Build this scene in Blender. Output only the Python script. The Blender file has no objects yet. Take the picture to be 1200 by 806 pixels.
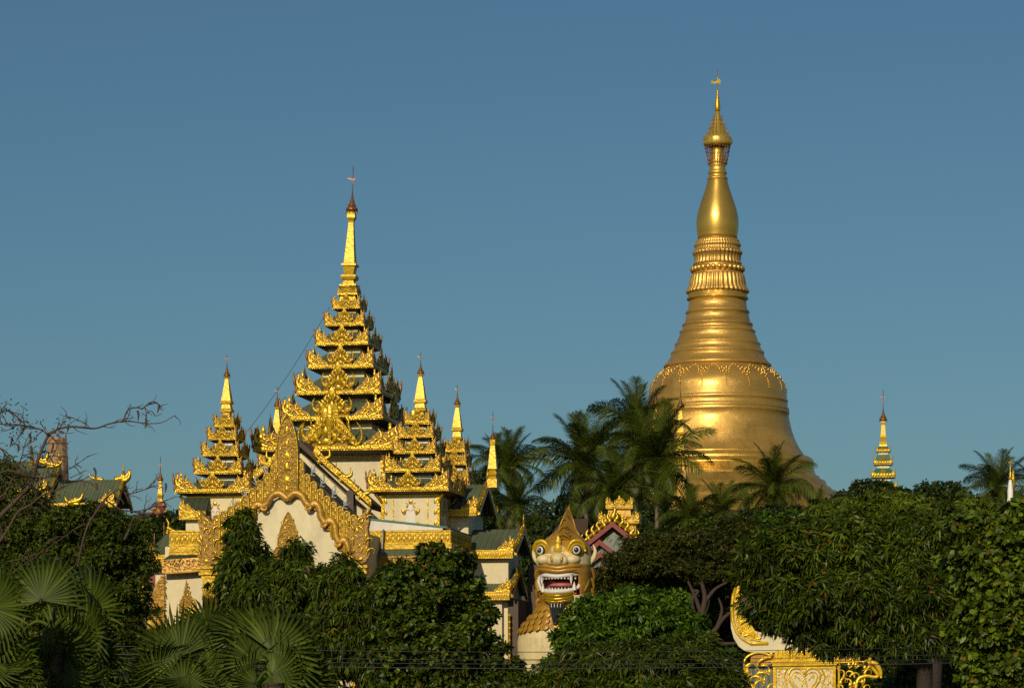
import bpy, math, random
import numpy as np
from mathutils import Vector, Matrix
R = math.radians
random.seed(7)
RNG = np.random.default_rng(11)

# ------------------------------------------------------------------ camera, world, sun, exposure
F = 3333.0          # focal length in photograph pixels (1200 wide)
H0 = 832.0          # row of the horizon
ZC = 3.0            # eye height
scene = bpy.context.scene
cd = bpy.data.cameras.new('camera')
cam = bpy.data.objects.new('camera', cd)
scene.collection.objects.link(cam)
cam.location = (0, 0, ZC)
cam.rotation_euler = (R(90), 0, 0)
cd.sensor_width = 36.0
cd.lens = F / 1200 * 36
cd.shift_y = (H0 - 403) / 1200
cd.clip_start = 0.5
cd.clip_end = 9000
scene.camera = cam

SUN_EL, SUN_AZ = 25.0, 18.0      # azimuth to the left of the axis behind the camera
world = bpy.data.worlds.new("World")
scene.world = world
world.use_nodes = True
nt = world.node_tree
nt.nodes.clear()
sky = nt.nodes.new('ShaderNodeTexSky')
sky.sky_type = 'NISHITA'
sky.sun_disc = False
sky.sun_elevation = R(SUN_EL)
sky.sun_rotation = R(180 + SUN_AZ)
sky.altitude = 0
sky.air_density = 1.0
sky.dust_density = 1.2
sky.ozone_density = 6.0
bgn = nt.nodes.new('ShaderNodeBackground')
bgn.inputs[1].default_value = 0.05
hs = nt.nodes.new('ShaderNodeHueSaturation')
hs.inputs['Saturation'].default_value = 1.0
wb = nt.nodes.new('ShaderNodeMixRGB'); wb.blend_type = 'MULTIPLY'; wb.inputs[0].default_value = 1.0
wb.inputs[2].default_value = (.98, 1.13, .99, 1)      # white balance of the photograph
out = nt.nodes.new('ShaderNodeOutputWorld')
nt.links.new(sky.outputs[0], hs.inputs['Color'])
nt.links.new(hs.outputs[0], wb.inputs[1])
nt.links.new(wb.outputs[0], bgn.inputs[0])
nt.links.new(bgn.outputs[0], out.inputs[0])

sd = bpy.data.lights.new('sun', 'SUN')
sd.energy = 3.4
sd.angle = R(0.5)
sd.color = (1.0, 0.84, 0.60)
sun = bpy.data.objects.new('sun', sd)
scene.collection.objects.link(sun)
a, e = R(SUN_AZ), R(SUN_EL)
tosun = Vector((-math.sin(a)*math.cos(e), -math.cos(a)*math.cos(e), math.sin(e)))
sun.rotation_euler = tosun.to_track_quat('Z', 'Y').to_euler()
sun.location = (-30, -60, 60)

scene.view_settings.view_transform = 'Standard'
scene.view_settings.look = 'None'
scene.view_settings.exposure = 0.0
scene.view_settings.gamma = 1.0
scene.view_settings.use_curve_mapping = False
scene.render.engine = 'CYCLES'
scene.cycles.use_denoising = False
scene.cycles.max_bounces = 5
scene.cycles.diffuse_bounces = 2
scene.cycles.glossy_bounces = 3
scene.cycles.transmission_bounces = 2
scene.cycles.caustics_reflective = False
scene.cycles.caustics_refractive = False

# ------------------------------------------------------------------ helpers
YAW = R(-10)
def W(px, py, Y):
    return Vector(((px-600)*Y/F, Y, ZC + (H0-py)*Y/F))
def zz(py, Y):
    return ZC + (H0-py)*Y/F

SX, SY = 43.2, 594.0
def ground_z(x, y):
    d = math.hypot(x-SX, y-SY)
    t = min(max(1-(d-48)/330, 0), 1)
    return 40*t*t*(3-2*t)

class MB:
    def __init__(s):
        s.v = []; s.f = []; s.mi = []; s.sm = []
    def add(s, vs, fs, m=0, smooth=False, M=None):
        o = len(s.v)
        if M is not None:
            vs = [M @ Vector(v) for v in vs]
        s.v.extend([tuple(v) for v in vs])
        for f in fs:
            s.f.append(tuple(i+o for i in f)); s.mi.append(m); s.sm.append(smooth)
    def box(s, x0, x1, y0, y1, z0, z1, m=0, M=None):
        v = [(x0,y0,z0),(x1,y0,z0),(x1,y1,z0),(x0,y1,z0),(x0,y0,z1),(x1,y0,z1),(x1,y1,z1),(x0,y1,z1)]
        s.add(v, [(0,3,2,1),(4,5,6,7),(0,1,5,4),(1,2,6,5),(2,3,7,6),(3,0,4,7)], m, False, M)
    def frus(s, h0, z0, h1, z1, m=0, M=None, cap=True, k=1.0):
        v = [(-h0,-h0*k,z0),(h0,-h0*k,z0),(h0,h0*k,z0),(-h0,h0*k,z0),(-h1,-h1*k,z1),(h1,-h1*k,z1),(h1,h1*k,z1),(-h1,h1*k,z1)]
        f = [(0,1,5,4),(1,2,6,5),(2,3,7,6),(3,0,4,7)]
        if cap: f += [(0,3,2,1),(4,5,6,7)]
        s.add(v, f, m, False, M)
    def sqloft(s, prof, m=0, M=None):
        for (z0,h0),(z1,h1) in zip(prof, prof[1:]):
            s.frus(h0, z0, h1, z1, m, M, cap=False)
        h, z = prof[-1][1], prof[-1][0]
        s.frus(h, z, h*.5, z+.001, m, M, cap=True)
    def prism(s, pts, y0, y1, m=0, M=None, smooth=False):
        n = len(pts)
        v = [(x,y0,z) for x,z in pts] + [(x,y1,z) for x,z in pts]
        f = [tuple(range(n)), tuple(reversed(range(n,2*n)))]
        f += [(i,i+n,(i+1)%n+n,(i+1)%n) for i in range(n)]
        s.add(v, f, m, smooth, M)
    def lathe(s, prof, n=24, m=0, M=None, smooth=True, rfun=None, cx=0, cy=0):
        v = []
        for k,(z,r) in enumerate(prof):
            for i in range(n):
                t = 2*math.pi*i/n
                rr = r if rfun is None else rfun(r,t,z)
                v.append((cx+rr*math.cos(t), cy+rr*math.sin(t), z))
        f = []
        for k in range(len(prof)-1):
            for i in range(n):
                j = (i+1)%n
                f.append((k*n+i, k*n+j, (k+1)*n+j, (k+1)*n+i))
        f.append(tuple((len(prof)-1)*n+i for i in range(n)))
        f.append(tuple(reversed(range(n))))
        s.add(v, f, m, smooth, M)
    def ball(s, c, r, m=0, M=None, n=8, k=5, sc=(1,1,1)):
        v = []
        for a in range(k+1):
            ph = math.pi*a/k - math.pi/2
            for i in range(n):
                t = 2*math.pi*i/n
                v.append((c[0]+sc[0]*r*math.cos(ph)*math.cos(t), c[1]+sc[1]*r*math.cos(ph)*math.sin(t), c[2]+sc[2]*r*math.sin(ph)))
        f = [(a*n+i, a*n+(i+1)%n, (a+1)*n+(i+1)%n, (a+1)*n+i) for a in range(k) for i in range(n)]
        s.add(v, f, m, True, M)
    def tube(s, pts, rads, n=6, m=0, M=None, flat=1.0, smooth=True):
        pts = [Vector(p) for p in pts]
        v = []; N = len(pts)
        up = Vector((0,1,0))
        for i,p in enumerate(pts):
            d = (pts[min(i+1,N-1)] - pts[max(i-1,0)])
            if d.length < 1e-9: d = Vector((0,0,1))
            d.normalize()
            u = up if abs(d.dot(up)) < .95 else Vector((1,0,0))
            a = d.cross(u).normalized(); b = a.cross(d).normalized()
            for k in range(n):
                t = 2*math.pi*k/n
                v.append(p + a*math.cos(t)*rads[i] + b*math.sin(t)*rads[i]*flat)
        f = [(i*n+k, i*n+(k+1)%n, (i+1)*n+(k+1)%n, (i+1)*n+k) for i in range(N-1) for k in range(n)]
        f += [tuple(range(n)), tuple(reversed(range((N-1)*n, N*n)))]
        s.add(v, f, m, smooth, M)
    def curl(s, x, z, ang, L, turn, r, y=0.0, n=9, sides=5, m=0, M=None, flat=.7, acc=1.0, tip=.15):
        """a tapering tendril drawn in the XZ plane"""
        pts = []; rr = []
        h = L/n; a = ang
        for i in range(n+1):
            t = i/n
            pts.append((x, y, z)); rr.append(r*((1-t)**.6*(1-tip)+tip)*(.75+.5*math.sin(math.pi*min(1,t*1.6))))
            x += h*math.cos(a); z += h*math.sin(a)
            a += turn/n*(1+acc*(t-.5)*1.6)
            h *= .985
        s.tube(pts, rr, sides, m, M, flat)
    def horn(s, ctrl, r0, r1, y=0.0, n=14, sides=6, m=0, M=None, flat=.7, bulge=0):
        P = [Vector((c[0], y if len(c)<3 else c[2], c[1])) for c in ctrl]
        P = [P[0]*2-P[1]] + P + [P[-1]*2-P[-2]]
        pts = []; rr = []
        S = len(P)-3
        for i in range(n+1):
            u = i/n*S; k = min(int(u), S-1); t = u-k
            p0,p1,p2,p3 = P[k:k+4]
            q = .5*((2*p1)+(p2-p0)*t+(2*p0-5*p1+4*p2-p3)*t*t+(3*p1-p0-3*p2+p3)*t**3)
            pts.append(q); w = i/n
            rr.append(r0*(1-w)+r1*w + bulge*math.sin(math.pi*w))
        s.tube(pts, rr, sides, m, M, flat)
    def petal(s, cx, cz, w, h, y, d, up=True, m=0, M=None, rot=0.0):
        """a small raised leaf, pointing up (or down), relief depth d towards -y"""
        sg = 1 if up else -1
        o = [(0,-.5),(.32,-.38),(.5,-.05),(.34,.25),(0,.5),(-.34,.25),(-.5,-.05),(-.32,-.38)]
        c, sn = math.cos(rot), math.sin(rot)
        v = []
        for a,b in o:
            X, Z = a*w, b*h*sg
            v.append((cx+X*c-Z*sn, y, cz+X*sn+Z*c))
        v.append((cx, y-d, cz))
        s.add(v, [(i,(i+1)%8,8) for i in range(8)], m, True, M)
    def scallops(s, x0, x1, z0, z1, y, pitch, d, m=0, M=None, up=False):
        n = max(2, round((x1-x0)/pitch)); p = (x1-x0)/n
        for i in range(n):
            s.petal(x0+(i+.5)*p, (z0+z1)/2, p*.92, (z1-z0), y, d, up, m, M)
    def filigree(s, inside, x0, x1, z0, z1, cell, y, r, m=0, M=None, seed=1):
        """carved scroll work filling a region"""
        rd = random.Random(seed)
        nx = max(1,int((x1-x0)/cell)); nz = max(1,int((z1-z0)/cell))
        for i in range(nx+1):
            for j in range(nz+1):
                x = x0+(i+.5+rd.uniform(-.3,.3))*cell; z = z0+(j+.5+rd.uniform(-.3,.3))*cell
                if not inside(x,z): continue
                sg = 1 if (i+j)%2 else -1
                if rd.random() < .25:
                    s.petal(x, z, cell*.8, cell*1.1, y, r*1.8, True, m, M, rot=rd.uniform(-.8,.8))
                else:
                    s.curl(x-sg*cell*.3, z-cell*.35, R(90)-sg*R(60)*0+rd.uniform(-.5,.5), cell*1.7, sg*-5.0, r, y-r*.3, n=7, sides=4, m=m, M=M, acc=.8)
    def build(s, name, mats, parent=None, M=None):
        me = mesh_of(s, name, mats)
        return inst(name, me, parent, M)

def mesh_of(s, name, mats):
    me = bpy.data.meshes.new(name)
    me.from_pydata(s.v, [], s.f)
    if not isinstance(mats, (list, tuple)): mats = [mats]
    for m in mats: me.materials.append(m)
    if len(mats) > 1: me.polygons.foreach_set('material_index', s.mi)
    me.polygons.foreach_set('use_smooth', s.sm)
    me.update()
    return me
def inst(name, me, parent=None, M=None):
    o = bpy.data.objects.new(name, me)
    scene.collection.objects.link(o)
    if parent is not None: o.parent = parent
    if M is not None: o.matrix_local = M
    return o
def tag(o, label=None, cat=None, group=None, kind=None):
    if label: o['label'] = label
    if cat: o['category'] = cat
    if group: o['group'] = group
    if kind: o['kind'] = kind
    return o
def thing(name, label, cat, loc=(0,0,0), rz=0.0, group=None):
    o = bpy.data.objects.new(name, None)
    o.empty_display_size = .5
    scene.collection.objects.link(o)
    o.location = loc; o.rotation_euler = (0,0,rz)
    return tag(o, label, cat, group)
def TR(x=0, y=0, z=0, sx=1, sy=1, sz=1, rz=0, ry=0, rx=0):
    return Matrix.Translation((x,y,z)) @ Matrix.Rotation(rz,4,'Z') @ Matrix.Rotation(ry,4,'Y') @ Matrix.Rotation(rx,4,'X') @ Matrix.Diagonal((sx,sy,sz,1))

# ------------------------------------------------------------------ materials
def mat(name, col, rough=.6, metal=0.0, var=.25, vscale=1.0, bump=0.0, bscale=8.0, spec=.5, col2=None, dirt=None, dscale=.6, coords='Object', bdist=.05, streak=None):
    m = bpy.data.materials.new(name); m.use_nodes = True
    nt = m.node_tree; N = nt.nodes; L = nt.links
    b = N['Principled BSDF']
    b.inputs['Roughness'].default_value = rough
    b.inputs['Metallic'].default_value = metal
    b.inputs['Specular IOR Level'].default_value = spec
    tc = N.new('ShaderNodeTexCoord')
    nz = N.new('ShaderNodeTexNoise'); nz.inputs['Scale'].default_value = vscale
    nz.inputs['Detail'].default_value = 6; nz.inputs['Roughness'].default_value = .65
    if streak:
        mp = N.new('ShaderNodeMapping'); mp.inputs['Scale'].default_value = streak
        L.new(tc.outputs[coords], mp.inputs[0]); L.new(mp.outputs[0], nz.inputs['Vector'])
    else:
        L.new(tc.outputs[coords], nz.inputs['Vector'])
    rp = N.new('ShaderNodeValToRGB')
    c2 = col2 if col2 else tuple(c*(1-var) for c in col)
    rp.color_ramp.elements[0].position = .32; rp.color_ramp.elements[0].color = (*c2,1)
    rp.color_ramp.elements[1].position = .68; rp.color_ramp.elements[1].color = (*col,1)
    L.new(nz.outputs[0], rp.inputs[0])
    last = rp.outputs[0]
    if dirt:
        n2 = N.new('ShaderNodeTexNoise'); n2.inputs['Scale'].default_value = dscale; n2.inputs['Detail'].default_value = 8
        n2.inputs['Roughness'].default_value = .7
        mp2 = N.new('ShaderNodeMapping'); mp2.inputs['Scale'].default_value = (1,1,.35); mp2.inputs['Location'].default_value = (3,7,1)
        L.new(tc.outputs[coords], mp2.inputs[0]); L.new(mp2.outputs[0], n2.inputs['Vector'])
        r2 = N.new('ShaderNodeValToRGB'); r2.color_ramp.elements[0].position = .52; r2.color_ramp.elements[1].position = .75
        L.new(n2.outputs[0], r2.inputs[0])
        mx = N.new('ShaderNodeMixRGB'); mx.inputs[2].default_value = (*dirt,1)
        L.new(r2.outputs[0], mx.inputs[0]); L.new(last, mx.inputs[1]); last = mx.outputs[0]
    L.new(last, b.inputs['Base Color'])
    if bump:
        n3 = N.new('ShaderNodeTexNoise'); n3.inputs['Scale'].default_value = bscale; n3.inputs['Detail'].default_value = 4
        L.new(tc.outputs[coords], n3.inputs['Vector'])
        bp = N.new('ShaderNodeBump'); bp.inputs['Strength'].default_value = bump; bp.inputs['Distance'].default_value = bdist
        L.new(n3.outputs[0], bp.inputs['Height']); L.new(bp.outputs[0], b.inputs['Normal'])
    return m

GOLD = mat('gold_paint', (.60,.365,.010), .30, .50, .45, 2.5, .5, 9, dirt=(.30,.16,.02), dscale=1.6)
GOLD_OLD = mat('weathered_gold', (.62,.36,.04), .5, .3, .4, 3.0, .5, 9, dirt=(.16,.09,.02), dscale=1.5)
SHADEGOLD = mat('crevice_shade_gold', (.27,.145,.015), .45, .35, .3, 3, .4, 9)  # darker gold backing; crevice shade between the carvings is put into its colour
GOLD_BR = mat('bright_gold_paint', (.62,.385,.010), .40, .30, .3, 2.5, .4, 9, dirt=(.32,.17,.02), dscale=1.5)
OCHRE = mat('ochre_gold_paint', (.50,.27,.03), .42, .25, .35, 2.0, .4, 7, dirt=(.22,.12,.03), dscale=1.8)
CREAM = mat('cream_plaster', (.74,.64,.40), .7, 0, .16, .8, .25, 5, dirt=(.50,.42,.27), dscale=.9)
WHITE = mat('white_plaster', (.74,.70,.60), .7, 0, .12, .8, .2, 5, dirt=(.45,.42,.36), dscale=.9)
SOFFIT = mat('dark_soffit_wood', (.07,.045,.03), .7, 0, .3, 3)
BRONZE = mat('tarnished_bronze', (.33,.15,.05), .4, .6, .3, 6, .3, 12)
GREYM = mat('grey_zinc', (.30,.33,.34), .5, .3, .3, 4)
BLACK = mat('black_paint', (.012,.012,.014), .4, 0, .2, 4)
TEAL = mat('teal_painted_edge', (.03,.16,.11), .5, 0, .3, 3)
RED = mat('dark_red_paint', (.22,.03,.02), .55, 0, .3, 3, dirt=(.12,.03,.02))
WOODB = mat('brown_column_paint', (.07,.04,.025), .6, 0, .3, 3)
BARK = mat('tree_bark', (.032,.023,.016), .85, 0, .5, 3, .8, 12, streak=(1,1,.3))
BARKR = mat('reddish_bark', (.055,.032,.02), .8, 0, .4, 4, .6, 14)
BARKL = mat('pale_bark', (.16,.11,.075), .8, 0, .4, 4, .6, 14)
def ribbed_roof(name, col, pitch, axis=0, col2=None):
    m = mat(name, col, .65, 0, .35, .7, 0, dirt=tuple(c*.45+.02 for c in col), dscale=.8, col2=col2)
    nt = m.node_tree; N = nt.nodes; L = nt.links
    tc = N.new('ShaderNodeTexCoord'); sp = N.new('ShaderNodeSeparateXYZ'); L.new(tc.outputs['Object'], sp.inputs[0])
    ma = N.new('ShaderNodeMath'); ma.operation = 'MULTIPLY'; ma.inputs[1].default_value = 2*math.pi/pitch
    L.new(sp.outputs[axis], ma.inputs[0])
    si = N.new('ShaderNodeMath'); si.operation = 'SINE'; L.new(ma.outputs[0], si.inputs[0])
    ab = N.new('ShaderNodeMath'); ab.operation = 'ABSOLUTE'; L.new(si.outputs[0], ab.inputs[0])
    bp = N.new('ShaderNodeBump'); bp.inputs['Strength'].default_value = .9; bp.inputs['Distance'].default_value = .05
    L.new(ab.outputs[0], bp.inputs['Height']); L.new(bp.outputs[0], N['Principled BSDF'].inputs['Normal'])
    return m
ROOF = ribbed_roof('green_sheet_roof', (.115,.14,.075), .5)
ROOFS = ribbed_roof('green_sheet_roof_side', (.085,.125,.075), .5, 1)

def leafmat(name, c1, c2, c3=None, trans=.25, rough=.42, spec=.22):
    m = bpy.data.materials.new(name); m.use_nodes = True
    nt = m.node_tree; N = nt.nodes; L = nt.links
    b = N['Principled BSDF']; b.inputs['Roughness'].default_value = rough
    b.inputs['Specular IOR Level'].default_value = spec
    g = N.new('ShaderNodeNewGeometry')
    rp = N.new('ShaderNodeValToRGB'); e = rp.color_ramp.elements
    e[0].position = 0; e[0].color = (*c1,1); e[1].position = .93; e[1].color = (*c2,1)
    x = e.new(.55); x.color = (*[q*.72+w*.28 for q,w in zip(c1,c2)],1)
    if c3:
        x = e.new(.985); x.color = (*[q*.7 for q in c3],1)
    L.new(g.outputs['Random Per Island'], rp.inputs[0])
    tc = N.new('ShaderNodeTexCoord'); nz = N.new('ShaderNodeTexNoise'); nz.inputs['Scale'].default_value = .9
    nz.inputs['Detail'].default_value = 3
    L.new(tc.outputs['Object'], nz.inputs['Vector'])
    mr = N.new('ShaderNodeMapRange'); mr.inputs[1].default_value=.3; mr.inputs[2].default_value=.7; mr.inputs[3].default_value = .6; mr.inputs[4].default_value = 1.35
    L.new(nz.outputs[0], mr.inputs[0])
    mx = N.new('ShaderNodeVectorMath'); mx.operation = 'SCALE'
    L.new(rp.outputs[0], mx.inputs[0]); L.new(mr.outputs[0], mx.inputs['Scale'])
    L.new(mx.outputs[0], b.inputs['Base Color'])
    tr = N.new('ShaderNodeBsdfTranslucent'); L.new(mx.outputs[0], tr.inputs[0])
    ms = N.new('ShaderNodeMixShader'); ms.inputs[0].default_value = trans
    L.new(b.outputs[0], ms.inputs[1]); L.new(tr.outputs[0], ms.inputs[2])
    L.new(ms.outputs[0], N['Material Output'].inputs[0])
    return m
L_MANGO = leafmat('mango_leaf', (.014,.034,.002), (.115,.155,.009), (.20,.09,.015))
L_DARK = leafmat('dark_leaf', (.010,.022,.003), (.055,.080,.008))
L_ROUND = leafmat('glossy_round_leaf', (.014,.034,.003), (.110,.160,.009), (.22,.10,.02))
L_LIGHT = leafmat('light_green_leaf', (.020,.055,.003), (.115,.20,.012))
L_BIG = leafmat('yellowish_big_leaf', (.022,.045,.003), (.16,.22,.012), (.20,.13,.02))
L_YG = leafmat('yellow_green_leaf', (.06,.095,.005), (.14,.18,.012), (.18,.13,.02))
L_FERN = leafmat('feathery_leaf', (.024,.032,.004), (.085,.095,.010), (.12,.06,.02))
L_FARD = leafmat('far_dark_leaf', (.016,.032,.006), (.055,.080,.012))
L_PALM = leafmat('coconut_leaf', (.035,.060,.005), (.14,.17,.016), (.16,.13,.03), trans=.3)
L_DRY = leafmat('dry_palm_leaf', (.12,.07,.03), (.20,.13,.05), trans=.15)
L_FAN = leafmat('fan_palm_leaf', (.045,.075,.008), (.130,.165,.020), trans=.2, rough=.5)

# ------------------------------------------------------------------ terrain
def terrain():
    xs = sorted(set([-4000,-2500,-1500,-900,-600,-450] + list(range(-360,461,20)) + [600,900,1500,2500,4000]))
    ys = sorted(set([-600,-300,-100,-40,0,40,80,120,150] + list(range(160,1060,20)) + [1200,1600,2200,3200,4500,6500]))
    v = [(x,y,ground_z(x,y)) for y in ys for x in xs]
    nx = len(xs)
    f = [(j*nx+i, j*nx+i+1, (j+1)*nx+i+1, (j+1)*nx+i) for j in range(len(ys)-1) for i in range(nx-1)]
    mb = MB(); mb.add(v, f, 0, True)
    m = mat('ground_earth_and_grass', (.05,.07,.02), .95, 0, .5, .08, .6, .6, col2=(.14,.10,.06), bdist=.3)
    o = mb.build('ground', m); tag(o, kind='structure')
terrain()

# ------------------------------------------------------------------ the great stupa
def stupa():
    Y = 594.0; s = Y/F
    cx = 840.8
    gz = 40.0
    X = (cx-600)*s
    t = thing('great_stupa', 'huge bell shaped golden stupa rising behind the palms', 'stupa', (X, Y, gz))
    Z = lambda py: zz(py, Y)-gz
    def P(lst): return [(Z(y), r*s) for y, r in lst]
    gm = mat('gold_leaf_plating', (.88,.52,.12), .34, .62, .34, .12, .34, .9, dirt=(.36,.19,.05), dscale=.10, streak=(.5,.5,2.5), bdist=.12)
    gt = mat('gold_plate_bands', (.95,.59,.12), .32, .75, .2, .3, .15, 1.2, dirt=(.40,.22,.05), dscale=.2, bdist=.1)
    # plate joints as a fine brick bump
    for mm in (gm, gt):
        nt = mm.node_tree; N = nt.nodes; L = nt.links
        b = N['Principled BSDF']
        tc = N.new('ShaderNodeTexCoord'); sp = N.new('ShaderNodeSeparateXYZ'); L.new(tc.outputs['Object'], sp.inputs[0])
        at = N.new('ShaderNodeMath'); at.operation = 'ARCTAN2'; L.new(sp.outputs[1], at.inputs[0]); L.new(sp.outputs[0], at.inputs[1])
        cb = N.new('ShaderNodeCombineXYZ'); ml = N.new('ShaderNodeMath'); ml.operation = 'MULTIPLY'; ml.inputs[1].default_value = 14
        L.new(at.outputs[0], ml.inputs[0]); L.new(ml.outputs[0], cb.inputs[0]); L.new(sp.outputs[2], cb.inputs[1])
        br = N.new('ShaderNodeTexBrick'); br.inputs['Scale'].default_value = 1.4; br.inputs['Mortar Size'].default_value = .02
        br.inputs['Color1'].default_value = (.75,.75,.75,1); br.inputs['Color2'].default_value = (1,1,1,1); br.inputs['Mortar'].default_value = (.4,.4,.4,1)
        L.new(cb.outputs[0], br.inputs['Vector'])
        old = b.inputs['Normal'].links[0].from_node
        bp = N.new('ShaderNodeBump'); bp.inputs['Strength'].default_value = .3; bp.inputs['Distance'].default_value = .06
        L.new(br.outputs['Color'], bp.inputs['Height']); L.new(old.outputs[0], bp.inputs['Normal']); L.new(bp.outputs[0], b.inputs['Normal'])
        mx = N.new('ShaderNodeMixRGB'); mx.blend_type = 'MULTIPLY'; mx.inputs[0].default_value = .55
        src = b.inputs['Base Color'].links[0].from_socket
        L.new(src, mx.inputs[1]); L.new(br.outputs['Color'], mx.inputs[2]); L.new(mx.outputs[0], b.inputs['Base Color'])
    n = 128
    def part(name, lst, m=gm, rfun=None, nn=n, parent=t, smooth=True):
        mb = MB(); mb.lathe(P(lst), nn, 0, None, smooth, rfun); return mb.build(name, m, parent)
    # bell and its mouldings (top to bottom listed downwards, lathe wants any order)
    bell = part('bell', [(414,53),(420,55.5),(425,57),(429,58.5),(431,61),(434,64.2),(437,67.2),(441,71),(445,74.8),(450,78.4),(455,80),(460,80.7),(466,81),(469,81.2),(470,82.4),(472,82.4),(473,81.6),(479,82.2),(480,83.6),(482,83.8),(483,82.8),(484,84),(486,84),(487,83),(496,84.6),(506,87),(516,90.5),(526,95.5),(534,101),(538,105)])
    part('rim_moulding', [(536,103),(537,107),(539,110.5),(541.5,112.5),(544,113),(547,111.5),(548.5,110.5),(550,112.5)], gt)
    part('base_terraces', [(549,110),(550,112.5),(559,115),(559.6,118.5),(561,119.5),(564.5,120.5),(565,126),(572.5,129),(573,132.5),(576,134),(577,135),(577.6,140),(586,143.5),(587,147),(588,148),(594,150),(595,157),(604,160),(605,170),(622,174),(623,184),(648,188)], gt)
    part('upper_mouldings', [(431.4,60),(430.4,63),(428,63),(426.5,60.5),(421,56.5),(416.5,53.8),(415,54.9),(413,54.7),(411.5,52),(406,49.5),(404.5,50.6),(403,50.2),(402,47.8),(396,46),(391,43.5),(390,44.6),(388.5,44.6),(387.5,42),(383,40.2),(382,41.5),(380,41.3),(379,38.6),(373,37.2),(368,36),(367,37.6),(365,37.2),(364,35),(358,34),(352.5,33.4)][::-1])
    # lotus bands
    def flute(k, amp):
        return lambda r,t,z: r*(1+amp*(abs(math.sin(k*t/2))-.5))
    part('lower_lotus_band', [(322,30),(324,31),(330,32.3),(336,33),(341,36),(343,36.5),(344,34)][::-1], gm, flute(36,.05), 288)
    part('collar_ring', [(343.6,33.4),(344.5,34.6),(348,34.4),(349.5,36),(351,36.2),(352.6,33)][::-1], gt)
    part('bead_core', [(310,27),(312,27.4),(316,28.2),(320,28.6),(321.5,30.5),(323,30.2)][::-1], gm)
    for k in range(28):
        a = 2*math.pi*k/28; mb = MB()
        mb.ball((0,0,0), 3.3*s, n=10, k=7, sc=(1,1,1.05))
        if k == 0: me = mesh_of(mb, 'bead', gt)
        inst('bead', me, t, TR(29.2*s*math.cos(a), 29.2*s*math.sin(a), Z(316)))
    part('upper_lotus_band', [(294,27),(296,28.5),(298,28.6),(299,27),(306,26.4),(308.5,27.6),(310.5,27.8)][::-1], gm, flute(34,.05), 272)
    part('ring_band', [(281,23),(282,25),(283.5,25.4),(284.5,24.8),(286,26.8),(288.5,27.4),(289.5,26.5),(290.5,26),(293,26.2),(294,27.6),(295,27.6)][::-1], gm, flute(50,.02), 300)
    part('banana_bud', [(209,10.6),(213,11.8),(220,13.8),(228,16.4),(236,19.2),(244,21.8),(252,23.8),(259,24.7),(266,24.6),(272,24),(277,23.2),(282,23)][::-1], mat('gold_leaf_bud', (.72,.45,.09), .30, .75, .15, .4, .3, 3, bdist=.06))
    part('neck_rings', [(172,8),(178,8),(186,8.6),(192,9),(193,9.8),(195,9.6),(196,9),(201,9.8),(202.5,11.4),(204,11),(205,10),(208,10.6),(209,12),(210.5,12),(211.5,11)][::-1], gt)
    # umbrella
    um = part('umbrella_crown', [(130,2.4),(136,3.2),(137,3.9),(142,4.8),(143,5.6),(147,6.4),(148,7.4),(152,8.4),(153,9.4),(156.5,10.8),(157.5,12.2),(160,13.6),(161,16),(164,16.4),(169,16.4),(171,15.6),(171.6,13)][::-1], mat('umbrella_gold', (.86,.58,.12), .3, .7, .2, 2, .3, 6), None, 48)
    sp = MB(); 
    sp.lathe(P([(99,.5),(106,.7),(107,1.4),(109,1),(112,1.6),(113,2.2),(116,1.7),(120,2.8),(126,3.4),(129,3),(131,2.6)][::-1]), 16)
    sp.build('diamond_bud', GOLD, um)
    va = MB()
    va.tube([(0,0,Z(101)),(0,0,Z(82))], [.5*s,.25*s], 6)
    va.prism([(x*s, Z(y)) for x,y in [(-8,94.5),(-6,96),(-8,98),(-3,98.5),(0,97.5),(3,99),(3.4,95),(2.5,92.5),(0,94.5),(-3,96)]], -.4*s, .4*s)
    va.ball((0,0,Z(86)), .9*s); va.ball((0,0,Z(90)), .7*s)
    va.build('vane', GOLD, um)
    # hanging bells round the umbrella
    hb = MB()
    for k in range(26):
        a = 2*math.pi*k/26
        for j in range(5):
            r = (14.5-j*.95)*s; z = Z(173+j*4.6)
            hb.ball((r*math.cos(a), r*math.sin(a), z), (.75 if j<4 else 1.0)*s, n=5, k=3, sc=(1,1,1.5))
        hb.tube([(14.8*s*math.cos(a),14.8*s*math.sin(a),Z(171)),(10.6*s*math.cos(a),10.6*s*math.sin(a),Z(194))],[.22*s,.22*s],4)
    o = hb.build('hanging_bells', BRONZE, um); tag(o, kind='stuff')
    fl = MB()
    for j,(y,r) in enumerate([(138,5.5),(143,7),(148,9),(153,11),(158,13.4),(166,17)]):
        for k in range(10+2*j):
            a = 2*math.pi*(k+.5*(j%2))/(10+2*j)
            c = (r*s*math.cos(a), r*s*math.sin(a))
            fl.tube([(c[0],c[1],Z(y+3)),(c[0],c[1],Z(y-2.6))],[.3*s,.15*s],4); fl.ball((c[0],c[1],Z(y-2.6)),.55*s,n=5,k=3)
    o = fl.build('small_vanes', GOLD, um); tag(o, kind='stuff')
    # flower garlands in relief round the shoulder of the bell
    prof = [(428,60),(431,61),(434,64.2),(437,67.2),(441,71),(445,74.8),(450,78.4),(455,80),(460,80.7),(466,81),(470,81.2)]
    def rad(y):
        for (a,ra),(b,rb) in zip(prof, prof[1:]):
            if a <= y <= b: return ra+(rb-ra)*(y-a)/(b-a)
        return 81.2
    mb = MB()
    def bump(dx, y, r):
        ang = dx/78.0; q = rad(y)+.2
        mb.ball((q*s*math.sin(ang), -q*s*math.cos(ang), Z(y)), r*1.05*s, n=8, k=5, sc=(1,1,1))
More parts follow.
